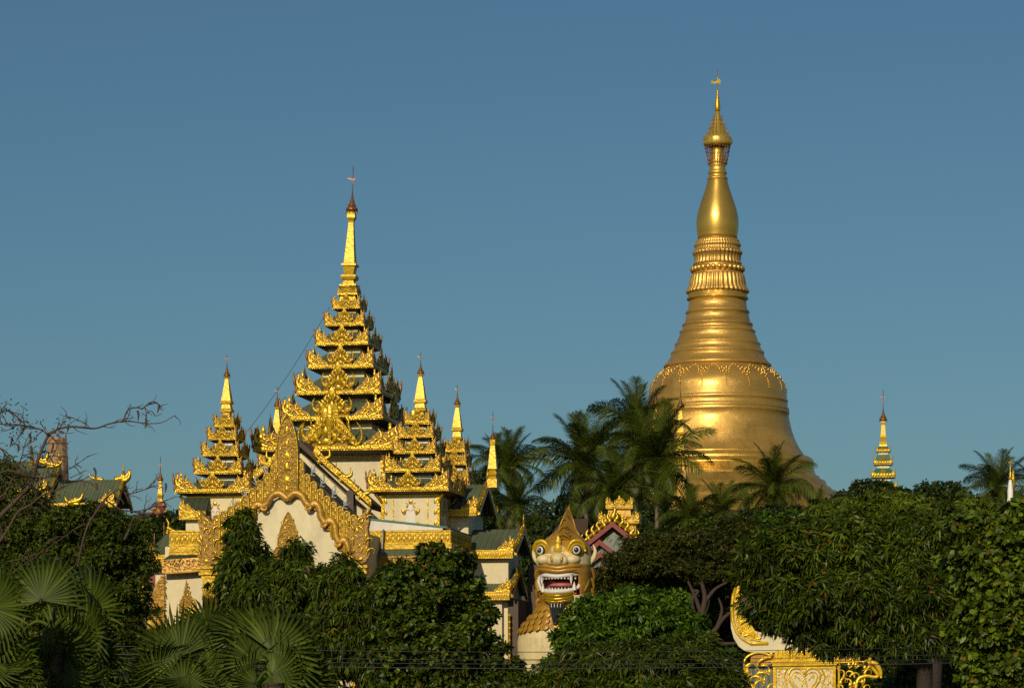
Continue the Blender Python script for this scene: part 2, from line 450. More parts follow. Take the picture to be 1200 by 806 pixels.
    for dx,y,r in [(0,440,1.7),(-3,438,1.6),(3,438,1.6),(-2,443,1.6),(2.2,443,1.6),(-6,440,1.5),(6,440,1.5),(-8,437,1.2),(8,437,1.2),(-10.5,434.5,1),(10.5,434.5,1),(-5,444,1.1),(5,444,1.1),(-13,433,.8),(13,433,.8),(0,447,1.2),(.6,450,1),(.9,452.5,1),(1.2,455,.95),(1.3,457.5,.9),(1.2,460,.8)]:
        bump(dx,y,r)
    me = mesh_of(mb, 'flower_relief', gt)
    for k in range(18):
        inst('flower_relief', me, t, Matrix.Rotation(2*math.pi*(k+.12)/18,4,'Z'))
stupa()

# ------------------------------------------------------------------ roof ornaments (unit shapes shared by every tower)
def make_crest():
    mb = MB()
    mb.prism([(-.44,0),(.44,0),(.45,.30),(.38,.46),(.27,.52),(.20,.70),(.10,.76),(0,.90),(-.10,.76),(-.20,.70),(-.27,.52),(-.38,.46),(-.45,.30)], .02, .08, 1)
    mb.box(-.45,.45,-.03,.1,-.02,.07)
    for sg in (-1,1):
        mb.horn([(sg*.05,.55),(sg*.16,.30),(sg*.32,.16),(sg*.46,.26),(sg*.50,.46),(sg*.44,.66)], .07, .015, 0, bulge=.01)
        mb.curl(sg*.12,.10, R(90)-sg*R(40), .5, sg*5.2, .05, -.02)
        mb.curl(sg*.34,.12, R(90)-sg*R(0), .34, -sg*5.0, .04, -.02)
        mb.curl(sg*.10,.52, R(90)-sg*R(45), .34, sg*4.6, .045, -.02)
        mb.curl(sg*.30,.36, R(90)+sg*R(10), .28, -sg*3.2, .04, -.01)
        mb.petal(sg*.22,.5,.10,.22,0,.05,rot=-sg*.5); mb.curl(sg*.26,.30,R(90)-sg*R(20),.30,sg*4.5,.04,-.02); mb.petal(sg*.36,.2,.1,.2,0,.05); mb.curl(sg*.04,.62,R(90)-sg*R(30),.3,sg*4.2,.04,-.02)
    mb.petal(0,.78,.24,.46,0,.09); mb.petal(0,.40,.16,.30,-.02,.09); mb.petal(0,.14,.2,.2,-.02,.08)
    mb.tube([(0,.04,.9),(0,.04,1.12)],[.03,.008],5); mb.ball((0,.04,.98),.04,n=6,k=4)
    return mesh_of(mb, 'crest', [GOLD,SHADEGOLD])
def make_corner():
    """outer corner at x=0, runs inward to x=1"""
    mb = MB()
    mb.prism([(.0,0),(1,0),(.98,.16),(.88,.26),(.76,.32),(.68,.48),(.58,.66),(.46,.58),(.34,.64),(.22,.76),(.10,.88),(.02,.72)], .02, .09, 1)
    mb.box(0,1,-.03,.11,-.02,.08)
    mb.horn([(.42,.08),(.28,.12),(.10,.30),(.05,.52),(.12,.72),(.08,.92)], .085, .012, 0, bulge=.02)
    mb.horn([(.62,.12),(.50,.34),(.50,.58),(.58,.80)], .06, .012, 0)
    mb.horn([(.78,.10),(.66,.24),(.66,.36),(.72,.46)], .04, .01, 0)
    mb.curl(.14,.14,R(60),.5,5,.05,-.02); mb.curl(.34,.2,R(80),.4,-5,.045,-.02)
    mb.curl(.52,.08,R(60),.36,5,.045,-.02); mb.curl(.74,.06,R(70),.28,5,.035,-.02); mb.curl(.92,.05,R(110),.2,-4,.03,-.02)
    mb.petal(.2,.5,.12,.26,0,.06); mb.petal(.3,.4,.1,.2,0,.05,rot=.4)
    mb.curl(.50,.30,R(80),.34,-4.5,.042,-.02); mb.curl(.28,.48,R(70),.30,4.5,.04,-.02); mb.curl(.66,.22,R(95),.26,4.5,.036,-.02)
    mb.lathe([(0,.03),(.10,.05),(.22,.055),(.27,.03),(.33,.05),(.38,.035),(.42,.01)],7,0,Matrix.Translation((.26,.06,.62)))
    mb.tube([(.46,.05,.3),(.46,.05,.74)],[.03,.01],5); mb.ball((.46,.05,.6),.045,n=6,k=4)
    return mesh_of(mb, 'corner_flame', [GOLD,SHADEGOLD])
def make_post():
    mb = MB()
    mb.lathe([(0,.10),(.1,.12),(.2,.06),(.45,.10),(.6,.15),(.72,.08),(.8,.11),(.9,.07),(1,.01)], 7)
    return mesh_of(mb, 'corner_post', BRONZE)
CREST, CORNER, POST = make_crest(), make_corner(), make_post()

def crests_on(parent, h, z, cw, ch, gw, gh, posts=True, sides=(0,1,2,3)):
    """ornaments round a square eave of half width h"""
    for k in sides:
        Rz = Matrix.Rotation(k*math.pi/2,4,'Z')
        inst('crest', CREST, parent, Rz @ TR(0,-h*.98,z,cw,cw*.5,ch,rx=R(6)))
        inst('corner_flame', CORNER, parent, Rz @ TR(-h,-h*.985,z,gw,gw*.5,gh))
        inst('corner_flame', CORNER, parent, Rz @ TR(h,-h*.985,z,-gw,gw*.5,gh))
        if posts: inst('corner_post', POST, parent, Rz @ TR(-h*1.0,-h*1.0,z,gh*.55,gh*.55,gh*.95,ry=R(-6)))

def spire_parts(t, x, y, Z, s, prof, hti, tip, vane, lean=0.0, sq=True, name='spire'):
    """prof: (py, half px) downwards; hti: (top py, bottom py, half px)"""
    zb = Z(prof[-1][0])
    M = Matrix.Translation((x,y,zb)) @ Matrix.Rotation(lean,4,'Y')
    mb = MB()
    pr = [(Z(py)-zb, r*s) for py, r in prof][::-1]
    if sq: mb.sqloft(pr)
    else: mb.lathe(pr, 8, smooth=False)
    sp = mb.build(name, GOLD_BR, t, M)
    hb = MB(); a, b, r = hti; d = b-a
    hb.lathe([(Z(b)-zb, r*.75*s),(Z(b-.04*d)-zb, r*s),(Z(b-.14*d)-zb, r*1.02*s),(Z(b-.2*d)-zb, r*.74*s),(Z(b-.36*d)-zb, r*.66*s),(Z(b-.42*d)-zb,r*.46*s),(Z(b-.6*d)-zb, r*.38*s),(Z(b-.64*d)-zb,r*.26*s),(Z(a)-zb, r*.1*s)], 12)
    for k in range(10):
        q = 2*math.pi*k/10
        hb.tube([(r*s*math.cos(q), r*s*math.sin(q), Z(b-.1*d)-zb),(r*s*1.05*math.cos(q), r*s*1.05*math.sin(q), Z(b+.10*d)-zb)],[.07*r*s,.05*r*s],4)
        hb.tube([(r*.9*s*math.cos(q), r*.9*s*math.sin(q), Z(b-.15*d)-zb),(r*s*.95*math.cos(q), r*s*.95*math.sin(q), Z(b-.32*d)-zb)],[.05*r*s,.02*r*s],4)
    u = hb.build('umbrella_finial', BRONZE, sp)
    vb = MB()
    vb.tube([(0,0,Z(a+1)-zb),(0,0,Z(tip)-zb)], [max(.5,r*.08)*s,max(.3,r*.05)*s], 5)
    if vane:
        q = r*.16*s*1.3; zv = Z(vane)-zb
        vb.prism([(-5*q,zv+.8*q),(-3*q,zv-.4*q),(1.5*q,zv-1.1*q),(3*q,zv+1.2*q),(1.5*q,zv+.4*q),(-1.5*q,zv+.5*q)], -.25*q, .25*q)
        vb.ball((0,0,Z(tip+(vane-tip)*.3)-zb), r*.13*s, n=6, k=4); vb.ball((0,0,Z((vane+a)/2)-zb), r*.14*s, n=6, k=4)
    vb.build('vane', BRONZE, sp)
    return sp

def tier(t, s, Z, eb, et, h, wall_lo, wall_up, roof_top, Y, dx=0.0, fro=2.6, cr=None, co=None, posts=True, roofm=None, wallm=None):
    """one storey: soffit, eave board with scallops, hipped roof; sizes in px"""
    M = Matrix.Translation((dx*s,0,0))
    mb = MB()
    mb.frus(h*s, Z(eb), h*s, Z(et), 0)
    mb.frus((h+.5)*s, Z(et)-.12*(Z(et)-Z(eb)), (h+.5)*s, Z(et)+.10*(Z(et)-Z(eb)), 0)
    for k in range(4):
        Rz = Matrix.Rotation(k*math.pi/2,4,'Z')
        mb.scallops(-h*s, h*s, Z(eb)-.1*s, Z(et)-.5*s, -h*s-.01, fro*s, .6*s, 0, Rz)
    o = mb.build('eave_board', GOLD, t, M)
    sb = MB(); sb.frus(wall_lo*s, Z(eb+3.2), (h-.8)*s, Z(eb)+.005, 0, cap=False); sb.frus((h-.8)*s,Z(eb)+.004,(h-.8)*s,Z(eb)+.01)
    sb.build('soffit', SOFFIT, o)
    rb = MB(); rb.frus((h-.7)*s, Z(et), wall_up*s, Z(roof_top), 0)
    rb.build('roof', roofm or ROOF, o)
    if cr: 
        co = co or (h*.62, cr[1]*.9)
        cx = o
        crests_on(cx, h*s, Z(et)-.02, cr[0]*s, cr[1]*s, co[0]*s, co[1]*s, posts)
    return o

def wall_box(t, s, Z, y0, y1, h, dx=0.0, m=None, name='wall'):
    mb = MB(); mb.frus(h*s, Z(y1), h*s, Z(y0)); return mb.build(name, m or CREAM, t, Matrix.Translation((dx*s,0,0)))

# ------------------------------------------------------------------ main tiered tower
def main_tower():
    Y = 124.0; s = Y/F; cx = 408
    t = thing('tiered_tower', 'tallest tower of seven stacked golden roofs, capped by a long spire', 'tower', ((cx-600)*s, Y, 0), YAW)
    Z = lambda py: zz(py, Y)
    # (eave bottom, eave top, half, dx, wall half above, roof top, crest w,h , corner w,h)
    T = [(535.5,531,86,-6,45,507,56,44,44,26),
         (498,494,60,-5,33,476,46,34,34,25),
         (467.5,464,50.5,0,26,445,38,34,30,25),
         (436,432.5,39,0,20,416,30,25,24,21),
         (408.5,405.5,31.5,0,15,391,26,22,19,19),
         (385,382,23.5,1,11,369,20,19,14,16),
         (364,361.5,16.5,1.5,8,352,16,17,11,14)]
    prevw = 68
    for i,(eb,et,h,dx,wu,rt,cw,ch,gw,gh) in enumerate(T):
        tier(t, s, Z, eb, et, h, prevw, wu, rt, Y, dx, cr=(cw,ch), co=(gw,gh), fro=3.4 if i<2 else 2.8)
        prevw = wu
        if i+1 < len(T):
            neb = T[i+1][0]
            w = wall_box(t, s, Z, neb+3, rt+1, wu-1.0, (dx+T[i+1][3])/2)
            mb = MB(); mb.frus((wu-.2)*s, Z(neb+4.6), (wu-.2)*s, Z(neb+3.0)); mb.build('cornice', OCHRE, w)
    # top mini storey and spire
    mb = MB()
    mb.sqloft([(Z(354),10.5*s),(Z(349),9*s),(Z(347),12*s),(Z(345),12*s),(Z(344),8*s),(Z(340),8.5*s),(Z(336),10*s),(Z(334),9.5*s)])
    o = mb.build('top_storey', GOLD, t, Matrix.Translation((1.5*s,0,0)))
    crests_on(o, 11.5*s, Z(346), 12*s, 12*s, 7*s, 8*s, False)
    spire_parts(t, 1.5*s, 0, Z, s, [(247,2.4),(249,3.6),(252,4.6),(256,4.8),(259,3.2),(261,2.8),(280,4.1),(295,5.2),(309,6.4),(310,8.6),(312,8.8),(313,7),(322,5.4),(323,8.4),(325,9),(328,8.2),(329,5.6),(333,6.8),(334,8.2),(336,8.2)], (226,248,6.8), 195, 210, R(1.9))
    # lower body
    dx = -6
    body = wall_box(t, s, Z, 538, 900, 62, dx)
    mb = MB()
    for sx in (-1,1):
        for sy in (-1,1):
            mb.box((sx*62-2.6)*s,(sx*62+2.6)*s,(sy*62-2.6)*s,(sy*62+2.6)*s,Z(900),Z(539))
            mb.horn([(sx*62*s,Z(560),sy*62*s),(sx*66*s,Z(552),sy*66*s),(sx*72*s,Z(542),sy*72*s)],2.6*s,3.4*s,n=6)
    mb.build('corner_pilasters', GOLD, body)
    mb = MB(); mb.frus(62.8*s,Z(545),62.8*s,Z(540)); mb.build('cornice', OCHRE, body)
    # gabled dormer face over the lowest eave, front and right
    for k in (0,1):
        mb = MB(); Rz = Matrix.Rotation(k*math.pi/2,4,'Z')
        for sg in (-1,1):
            P = [(0,-9),(0,0),(30,28.5),(34,28.5),(31,20),(8,-8)]
            mb.prism([(sg*p[0]*s, -p[1]*s) for p in (P if sg<0 else P[::-1])], -1.5*s, 2.5*s)
            mb.horn([(sg*22*s,-20*s),(sg*30*s,-27*s),(sg*37*s,-20*s),(sg*36*s,-8*s),(sg*31*s,0)], 3.2*s,.5*s, -.5*s)
            for j in range(6):
                q = j/5; mb.curl(sg*(6+22*q)*s, (-4-20*q)*s, R(90)-sg*R(20), 11*s, sg*4.6, 1.5*s, -1.6*s)
                mb.petal(sg*(3+24*q)*s, (3-23*q)*s, 5*s, 9*s, -.5*s, 2*s, rot=-sg*.5)
            mb.tube([(sg*22*s,0,-6*s),(sg*22*s,0,9*s)],[1.1*s,.3*s],5)
        mb.petal(0,4*s,12*s,30*s,-1.5*s,3.5*s); mb.box(-1.8*s,1.8*s,-2.8*s,1*s,-26*s,-2*s)
        for sg in (-1,1):
            mb.curl(sg*6*s,-4*s,R(90)-sg*R(10),18*s,sg*4,1.8*s,-2*s)
        mb.prism([(-9*s,20*s),(9*s,20*s),(12*s,-8*s),(-12*s,-8*s)][::-1], -.5*s, 3*s)
        g = mb.build('dormer_gable', GOLD, t, Matrix.Translation((dx*s,0,0)) @ Rz @ TR(5*s if k==0 else 0,-86.5*s,Z(503),1,1,1,rx=R(4)))
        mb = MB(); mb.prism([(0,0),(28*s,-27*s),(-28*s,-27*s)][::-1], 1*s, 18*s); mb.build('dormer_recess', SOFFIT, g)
main_tower()

# ------------------------------------------------------------------ turrets
def turret(cx, Y, tiers, spire, hti, tip, vane, label, body=None, bw=None, sname='turret', slope=9.0):
    s = Y/F
    t = thing(sname, label, 'turret', ((cx-600)*s, Y, 0), YAW, 'corner turrets of the temple')
    Z = lambda py: zz(py, Y)
    n = len(tiers)
    for i,(eb,et,h,dx) in enumerate(tiers):          # top to bottom
        up = h*.62 if i else 5.0
        rt = (tiers[i-1][0]+3.5) if i else et-7
        if i: up = tiers[i-1][2]*.62
        lo = h*.62 if i < n-1 else (bw or h*.66)
        wt = rt+ (et-rt)*.2 if i else rt
        o = tier(t, s, Z, eb, et, h, lo, up, wt if i else rt, Y, dx, fro=2.2,
                 cr=((10+h*.40), (15+.14*h)), co=(h*.60, 12+.22*h), posts=True)
        if i: wall_box(t, s, Z, rt-1, wt+1, up-.6, dx*.5, WHITE)
    spire_parts(t, 0, 0, Z, s, spire, hti, tip, vane)
    if body is None: body = tiers[-1][0]+2
    bw = bw or tiers[-1][2]*.66
    b = wall_box(t, s, Z, body, 900, bw, tiers[-1][3])
    for k in range(4):
        Rz = Matrix.Rotation(k*math.pi/2,4,'Z')
        M = Matrix.Translation((tiers[-1][3]*s,0,0)) @ Rz
        mb = MB()
        for sg in (-1,1):
            mb.box((sg*bw-1.6)*s,(sg*bw+1.6)*s,(-bw-1.2)*s,(-bw+1)*s,Z(900),Z(body+1))
            mb.box((sg*bw*.62-.7)*s,(sg*bw*.62+.7)*s,(-bw-.6)*s,(-bw+.2)*s,Z(body+44),Z(body+4))
            for j in range(3): mb.petal((sg*(bw-3.4))*s, Z(body+8+j*13), 4*s, 8*s, (-bw-.1)*s, 1.2*s, rot=-sg*.3)
            mb.horn([(sg*bw*s,Z(body+12),-bw*s),(sg*(bw+3)*s,Z(body+6),-(bw+3)*s),(sg*(bw+7)*s,Z(body),-(bw+7)*s)],1.6*s,2.2*s,n=6)
        mb.box(-bw*s,bw*s,(-bw-.8)*s,(-bw+.2)*s,Z(body+3),Z(body))
        mb.build('corner_pilasters' , GOLD, b, Rz)
        mb = MB()
        mb.prism([(x*s, Z(body+y)) for x,y in [(-6.2,37),(-6.2,20),(-4.5,14.5),(0,11.5),(4.5,14.5),(6.2,20),(6.2,37)]][::-1], (-bw-.7)*s, (-bw-.1)*s)
        nb = mb.build('niche', WHITE, b, Rz)
        mb = MB()
        for sg in (-1,1):
            mb.curl(sg*6.5*s, Z(body+24), R(90), 12*s, sg*4.5, 1.1*s, (-bw-.9)*s)
            mb.curl(sg*5*s, Z(body+16), R(90)+sg*R(40), 9*s, -sg*4, 1.0*s, (-bw-.9)*s)
            mb.petal(sg*9*s, Z(body+20), 4*s, 9*s, (-bw-.3)*s, 1.2*s, rot=-sg*.4); mb.petal(sg*8.6*s, Z(body+34), 3.5*s, 6*s, (-bw-.3)*s, 1.2*s)
        mb.petal(0, Z(body+9), 5*s, 8*s, (-bw-.3)*s, 1.4*s)
        mb.build('niche_surround', GOLD, nb)
    return t

turret(266, 118.5, [(502,499,12,0),(517,515,17.5,-1),(536.5,533.5,22,-2),(557.6,554.2,28.5,-3),(580.6,576.7,45,-5)],
       [(440,1.6),(442,2.6),(444,1.8),(456,3.4),(470,5.6),(471,6.6),(473,6.4),(474,4.6),(479,5.6),(480,6.8),(483,6.6),(484,4.2),(489,4.2),(490,5.6),(492,6)],
       (427,441,3.8), 416, 420, 'golden turret over the left shoulder of the scalloped gable, five small roofs under its spire', 583, 33)
turret(493, 116.5, [(498.5,495,15,-1),(514.7,512,21,-1.5),(533.5,531,25,-2),(555.5,552,33,-3),(579,575,48,-5)],
       [(437,1.8),(439,2.6),(442,2),(454,4),(468,5.8),(469,7),(472,7),(473,5),(478,6),(479,7.4),(482,7),(483,4.4),(486,4.4),(487,6)],
       (425,438,4), 413, 418, 'front right golden turret with five roofs standing over a cream niche wall', 581, 33)
turret(536, 125, [(531,528,12.5,-1),(546,543,14.5,-1),(565,562,18,-1),(584,581,20,-1)],
       [(473,1.5),(475,2.4),(478,1.8),(490,3.8),(501,5),(502,6.2),(505,6),(506,4.2),(512,5),(513,6.4),(515,6),(516,4),(519,4),(520,5)],
       (461,474,3.6), 451, 456, 'smaller golden turret half hidden between the niche wall turret and the green gabled wing', 586, 15)
turret(325, 133, [(530,527,13,0),(546,543,18,0),(563,560,22,0)],
       [(475,1.5),(477,2.4),(480,1.8),(495,3.9),(509,5),(511,6.2),(514,6),(515,4.2),(520,5),(521,6.4)],
       (462,476,3.7), 453, 458, 'hidden golden turret behind the leaf shaped peak of the gable, only its spire clear', 566, 17)

# ------------------------------------------------------------------ front gate with the scalloped gable
def front_gate():
    Y = 109.0; s = Y/F; cx = 338
    t = thing('gate_pavilion', 'cream gate front with a huge carved golden scalloped gable and leaf shaped peak', 'gate', ((cx-600)*s, Y, 0), YAW)
    Z = lambda py: zz(py, Y)
    k = 1.012
    X = lambda px: (px-338.5)*s*k
    bev = .6*s
    # tympanum wall
    out = [(-78,806),(-78,660),(-62,632),(-44,608),(-26,590),(-10,582),(0,578),(10,582),(26,590),(44,604),(56,622),(64,640),(70,660),(78,680),(78,806)]
    out = [(x,y) for x,y in out]
    mb = MB(); mb.prism([(x*s*k, Z(y)) for x,y in [(-88,950)]+out[1:-1]+[(88,950)]][::-1], 0, 10*s)
    mb.build('tympanum', CREAM, t)
    # leaf relief in the middle of it
    mb = MB()
    def leafin(x,z):
        u = (Z(600)-z)/s; w = 13*math.sin(min(1,max(0,u/30))*1.5)**.8 if u<40 else 13-(u-40)*.0
        return u>2 and abs(x/s) < w-1.2
    L = [(0,600),(-4,606),(-8,616),(-11.5,628),(-13,640),(-19,648),(-23,660),(-20,690),(20,690),(23,660),(19,648),(13,640),(11.5,628),(8,616),(4,606)]
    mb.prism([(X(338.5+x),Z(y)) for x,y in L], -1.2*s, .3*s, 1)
    mb.filigree(leafin, -22*s, 22*s, Z(688), Z(603), 4.2*s, -1.4*s, .75*s, seed=3)
    for sg in (-1,1):
        mb.tube([(sg*abs(x)*s,-1.4*s,Z(y)) for x,y in L[:8]],[.7*s]*8,5)
    mb.build('leaf_relief', [GOLD,SHADEGOLD], t)
    # peak slab
    def slab_out(w, ytop, ybot, n=12):
        pts = []
        for i in range(n+1):
            u = i/n; pts.append((w*(1-(1-u)**1.9)**.62 if u>0 else 0, ytop+u*46))
        pts.append((w*.99, ybot))
        return pts
    half = slab_out(12.8, 488.5, 582)
    poly = [(x,y) for x,y in half] + [(-x,y) for x,y in half[::-1][:-1]]
    mb = MB()
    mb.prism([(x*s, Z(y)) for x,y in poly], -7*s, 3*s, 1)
    for sg in (-1,1):
        mb.tube([(sg*x*s,-7.2*s,Z(y)) for x,y in half],[1.3*s]*len(half),6)
    def sin_(x,z):
        py = 832-(z-ZC)/s
        w = 12.8 if py>534 else 12.8*(1-(1-max(0,(py-488.5)/46))**1.9)**.62
        return 492<py<580 and abs(x/s)<w-1.6
    mb.filigree(sin_, -12.8*s, 12.8*s, Z(580), Z(491), 3.3*s, -7.2*s, .62*s, seed=5)
    for y,w,h in [(505,4,12),(520,5,9),(534,8,9),(548,6,12),(562,9,9),(573,6,8)]:
        mb.petal(0,Z(y),w*s,h*s,-7.3*s,1.6*s)
        for sg in (-1,1): mb.curl(sg*2*s,Z(y+3),R(90)-sg*R(70),8*s,sg*4.5,.8*s,-7.6*s)
    mb.build('peak_slab', [GOLD,SHADEGOLD], t)
    # fins stepping down both sides: (x of outer edge px, top py)
    def fin(sg, x0, x1, ytop, ybot, rdseed):
        mb = MB(); xm = (x0+x1)/2; w = (x1-x0)
        pts = [(x0,ybot),(x0,ytop+3.5),(x0+w*.12,ytop+1.2),(x0+w*.4,ytop),(x0+w*.75,ytop+1.2),(x1,ytop+5),(x1,ybot+3)]
        P = [(sg*x*s, Z(y)) for x,y in pts]
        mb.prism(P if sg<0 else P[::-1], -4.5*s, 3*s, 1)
        rim = [(sg*x*s,-4.9*s,Z(y)) for x,y in pts[:-1][:5]]
        mb.tube([(sg*(x0+.4)*s,-4.9*s,Z(ybot))]+rim[1:]+[(sg*(x1-.6)*s,-5.2*s,Z(ytop+8))],[1.15*s]*5+[.6*s],6, 2)
        mb.tube([(sg*(x1-2.0)*s,-4.6*s,Z(ybot)),(sg*(x1-2.0)*s,-4.6*s,Z(ytop+9))],[.5*s]*2,5,2)
        zt = ytop+5; i = 0
        rd = random.Random(rdseed)
        while zt < ybot-2:
            mb.curl(sg*(xm-1.2+.8*(i%2))*s, Z(zt+3.6), R(90)+(.5 if i%2 else -.5), w*.8*s, (4.8 if i%2 else -4.8), .5*s, -4.6*s, n=7, sides=4)
            mb.petal(sg*(xm+(1.6 if i%2 else -1.2))*s, Z(zt+1.2), w*.36*s, 4.2*s, -4.6*s, 1.1*s, rot=rd.uniform(-.6,.6))
            mb.petal(sg*(xm+(-1.6 if i%2 else 1.8))*s, Z(zt+3.2), w*.3*s, 3.4*s, -4.6*s, .9*s, rot=rd.uniform(-.6,.6))
            zt += 4.3; i += 1
        mb.build('fluted_leaf', [GOLD,SHADEGOLD,GOLD_BR], t)
    # outer boundary and lower boundary as functions of distance from the axis
    tops = [(13,540),(20,556),(28,565),(36,574),(44,582),(52,589),(60,594.5),(68,600),(76,604.5),(84,609)]
    bots = [(13,584),(20,588),(28,596),(36,602),(44,613),(52,626),(60,636),(68,650),(76,660),(84,668)]
    for i in range(len(tops)-1):
        for sg in (-1,1):
            sc = 1.12 if sg<0 else .97
            x0, x1 = tops[i][0], tops[i+1][0]
            x0s = 13+(x0-13)*(1.0 if sg>0 else 1.1); x1s = 13+(x1-13)*(1.0 if sg>0 else 1.1)
            fin(sg, x0s, x1s+.2, tops[i][1]+ (0 if sg>0 else -2), bots[i+1][1]-6, i*3+sg)
    # serpent moulding: rolling arches each ending in a curl
    for sg in (-1,1):
        q = 1.0 if sg>0 else 1.06
        mb = MB()
        path = [(0,585),(3,582),(8,578.5),(14,579),(19,583),(23,590),(28,593),(32,590.5),(37,593),(40,600),(41,607),(46,613),(51,610.5),(56,614),(58,622),(59,630),(63,636),(68,633.5),(72,638),(74,648),(75,660)]
        mb.horn([(sg*x*q*s, Z(y)) for x,y in path], 4.6*s, 4.0*s, -6*s, n=90, sides=8, flat=.8)
        mb.horn([(sg*x*q*s, Z(y-2.4)) for x,y in path], 1.1*s, 1.1*s, -8*s, n=90, sides=5)
        mb.horn([(sg*x*q*s, Z(y+2.6)) for x,y in path], .8*s, .8*s, -8*s, n=90, sides=5)
        for x,y in [(26,590.5),(44.5,610.5),(61.5,633.5)]:
            mb.curl(sg*(x+4)*q*s, Z(y+3.5), R(-90)-sg*R(30), 17*s, -sg*6.2, 2.1*s, -8.6*s, n=14, sides=7, acc=.9)
            mb.ball((sg*(x+1.5)*q*s,-8*s,Z(y+.5)), 1.4*s, n=7, k=5)
        mb.build('serpent_moulding', OCHRE, t)
    # volute blocks
    for sg in (-1,1):
        x0 = 86 if sg<0 else 76
        mb = MB()
        pts = [(0,661),(-3,650),(-1,640),(-3,628),(2,615),(8,608),(14,604),(18,599),(21,596.5),(23.5,597),(21.5,603),(22,612),(20,620),(22,632),(21,642),(23,650),(18,659),(10,663)]
        P = [(sg*(x0+x)*s, Z(y)) for x,y in pts]
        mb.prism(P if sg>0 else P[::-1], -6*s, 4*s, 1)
        C = lambda x,y,a,L,tn,r: mb.curl(sg*(x0+x)*s, Z(y), R(90)-sg*R(a), L*s, sg*tn, r*s, -6.6*s, n=12, sides=6)
        C(5,655,-60,40,7.5,2.3); C(19,652,10,22,-5,1.6); C(3,640,0,22,6,1.7); C(17,638,20,20,-5.5,1.6); C(3,625,10,20,5.5,1.6)
        C(16,624,-20,18,5,1.5); C(8,613,20,16,-5,1.4); C(18,610,30,14,-3,1.4); C(10,632,-30,14,5,1.2); C(12,648,40,12,5,1.2); C(0,650,0,12,-5,1.2)
        for x,y,w,h,r in [(20,602,4,10,.3),(14,612,4,8,.5),(8,622,4,8,-.3),(18,630,4,9,.2),(3,633,4,8,0),(19,644,4,8,0),(12,656,7,6,0),(11,640,4,7,.4),(4,646,3,6,-.3),(14,619,3,6,0)]:
            mb.petal(sg*(x0+x)*s, Z(y), w*s, h*s, -6.2*s, 1.8*s, rot=-sg*r)
        mb.build('volute', [GOLD,SHADEGOLD], t)
        mb = MB(); xc = sg*(x0+9)*s
        for y0,y1,h in [(663,666,12),(666,670,9.5),(670,673,11),(673,677,8.5),(677,900,7.5)]:
            mb.box(xc-h*s,xc+h*s,-(h-1)*s,h*s,Z(y1),Z(y0))
        for j in range(5): mb.petal(xc+(j-2)*3*s, Z(692), 3*s, 9*s, -6.6*s, 1.2*s, up=False)
        for j in range(6): mb.petal(xc+(j-2.5)*3*s, Z(668), 3*s, 3.6*s, -8.5*s, 1*s)
        mb.build('pilaster', GOLD_BR, t)
    # roof behind the gable with small grey birds along its edge
    mb = MB()
    for sg in (-1,1):
        mb.add([(0,3*s,Z(532)),(0,60*s,Z(532)),(sg*84*s,60*s,Z(615)),(sg*84*s,3*s,Z(615)),(0,3*s,Z(552)),(0,60*s,Z(540)),(sg*80*s,60*s,Z(622)),(sg*80*s,3*s,Z(622))],
               [(0,1,2,3),(4,7,6,5),(0,3,7,4),(1,5,6,2),(2,6,7,3)])
    mb.build('roof', SOFFIT, t)
    mb = MB()
    for x,y in [(0,0)]:
        mb.horn([(0,0),(.1,.5),(-.15,1.0),(.05,1.5),(.35,1.7)], .2,.1,0,n=10,bulge=.06)
        mb.horn([(.0,.5),(-.5,.7),(-.9,1.3)], .16,.03,0,n=6); mb.horn([(.0,.5),(.5,.9),(.6,1.5)], .16,.03,0,n=6)
        mb.horn([(.3,1.65),(.55,1.6)], .08,.02,0,n=3); mb.horn([(0,.2),(-.6,.1),(-.8,.45)],.14,.03,0,n=5)
    bird = mesh_of(mb, 'bird_finial', GREYM)
    for sg in (-1,1):
        for x,y,a in [(22,547,0),(33,560,.2),(46,573,.1),(59,586,.3)]:
            inst('bird_finial', bird, t, TR(sg*(x+3)*s*1.05, 5*s, Z(y+10), 5.5*s*-sg, 5.5*s, 8*s, ry=sg*.35))
    # side walls under the roof
    mb = MB()
    mb.box(-80*s,-76*s,6*s,150*s,0,Z(622)); mb.box(76*s,80*s,6*s,150*s,0,Z(622))
    mb.build('side_wall', CREAM, t)
front_gate()

def frieze_relief(mb, x0, x1, zt, zb, y, s, M=None, m=0):
    """tall frieze: rail, pointed arches over drops, base rail"""
    h = zt-zb
    mb.box(x0, x1, y-1.0*s, y+.5*s, zb, zb+.28*h, m, M)
    mb.box(x0, x1, y-1.6*s, y+.5*s, zb+.27*h, zb+.33*h, m, M)
    mb.box(x0, x1, y-1.3*s, y+.5*s, zt-.07*h, zt, m, M)
    n = max(2, int((x1-x0)/(6.2*s))); p = (x1-x0)/n
    for i in range(n):
        c = x0+(i+.5)*p
        mb.petal(c, zb+.52*h, p*.62, h*.36, y, 1.5*s, False, m, M)
        mb.petal(c, zb+.80*h, p*.5, h*.26, y, 1.2*s, True, m, M)
        for sg in (-1,1):
            mb.curl(c+sg*p*.48, zb+.42*h, R(90)+sg*R(5), h*.52, sg*2.2, .5*s, y-.5*s, n=6, sides=4, m=m, M=M)
        mb.petal(c+p*.5, zb+.42*h, p*.25, h*.18, y, 1*s, True, m, M)

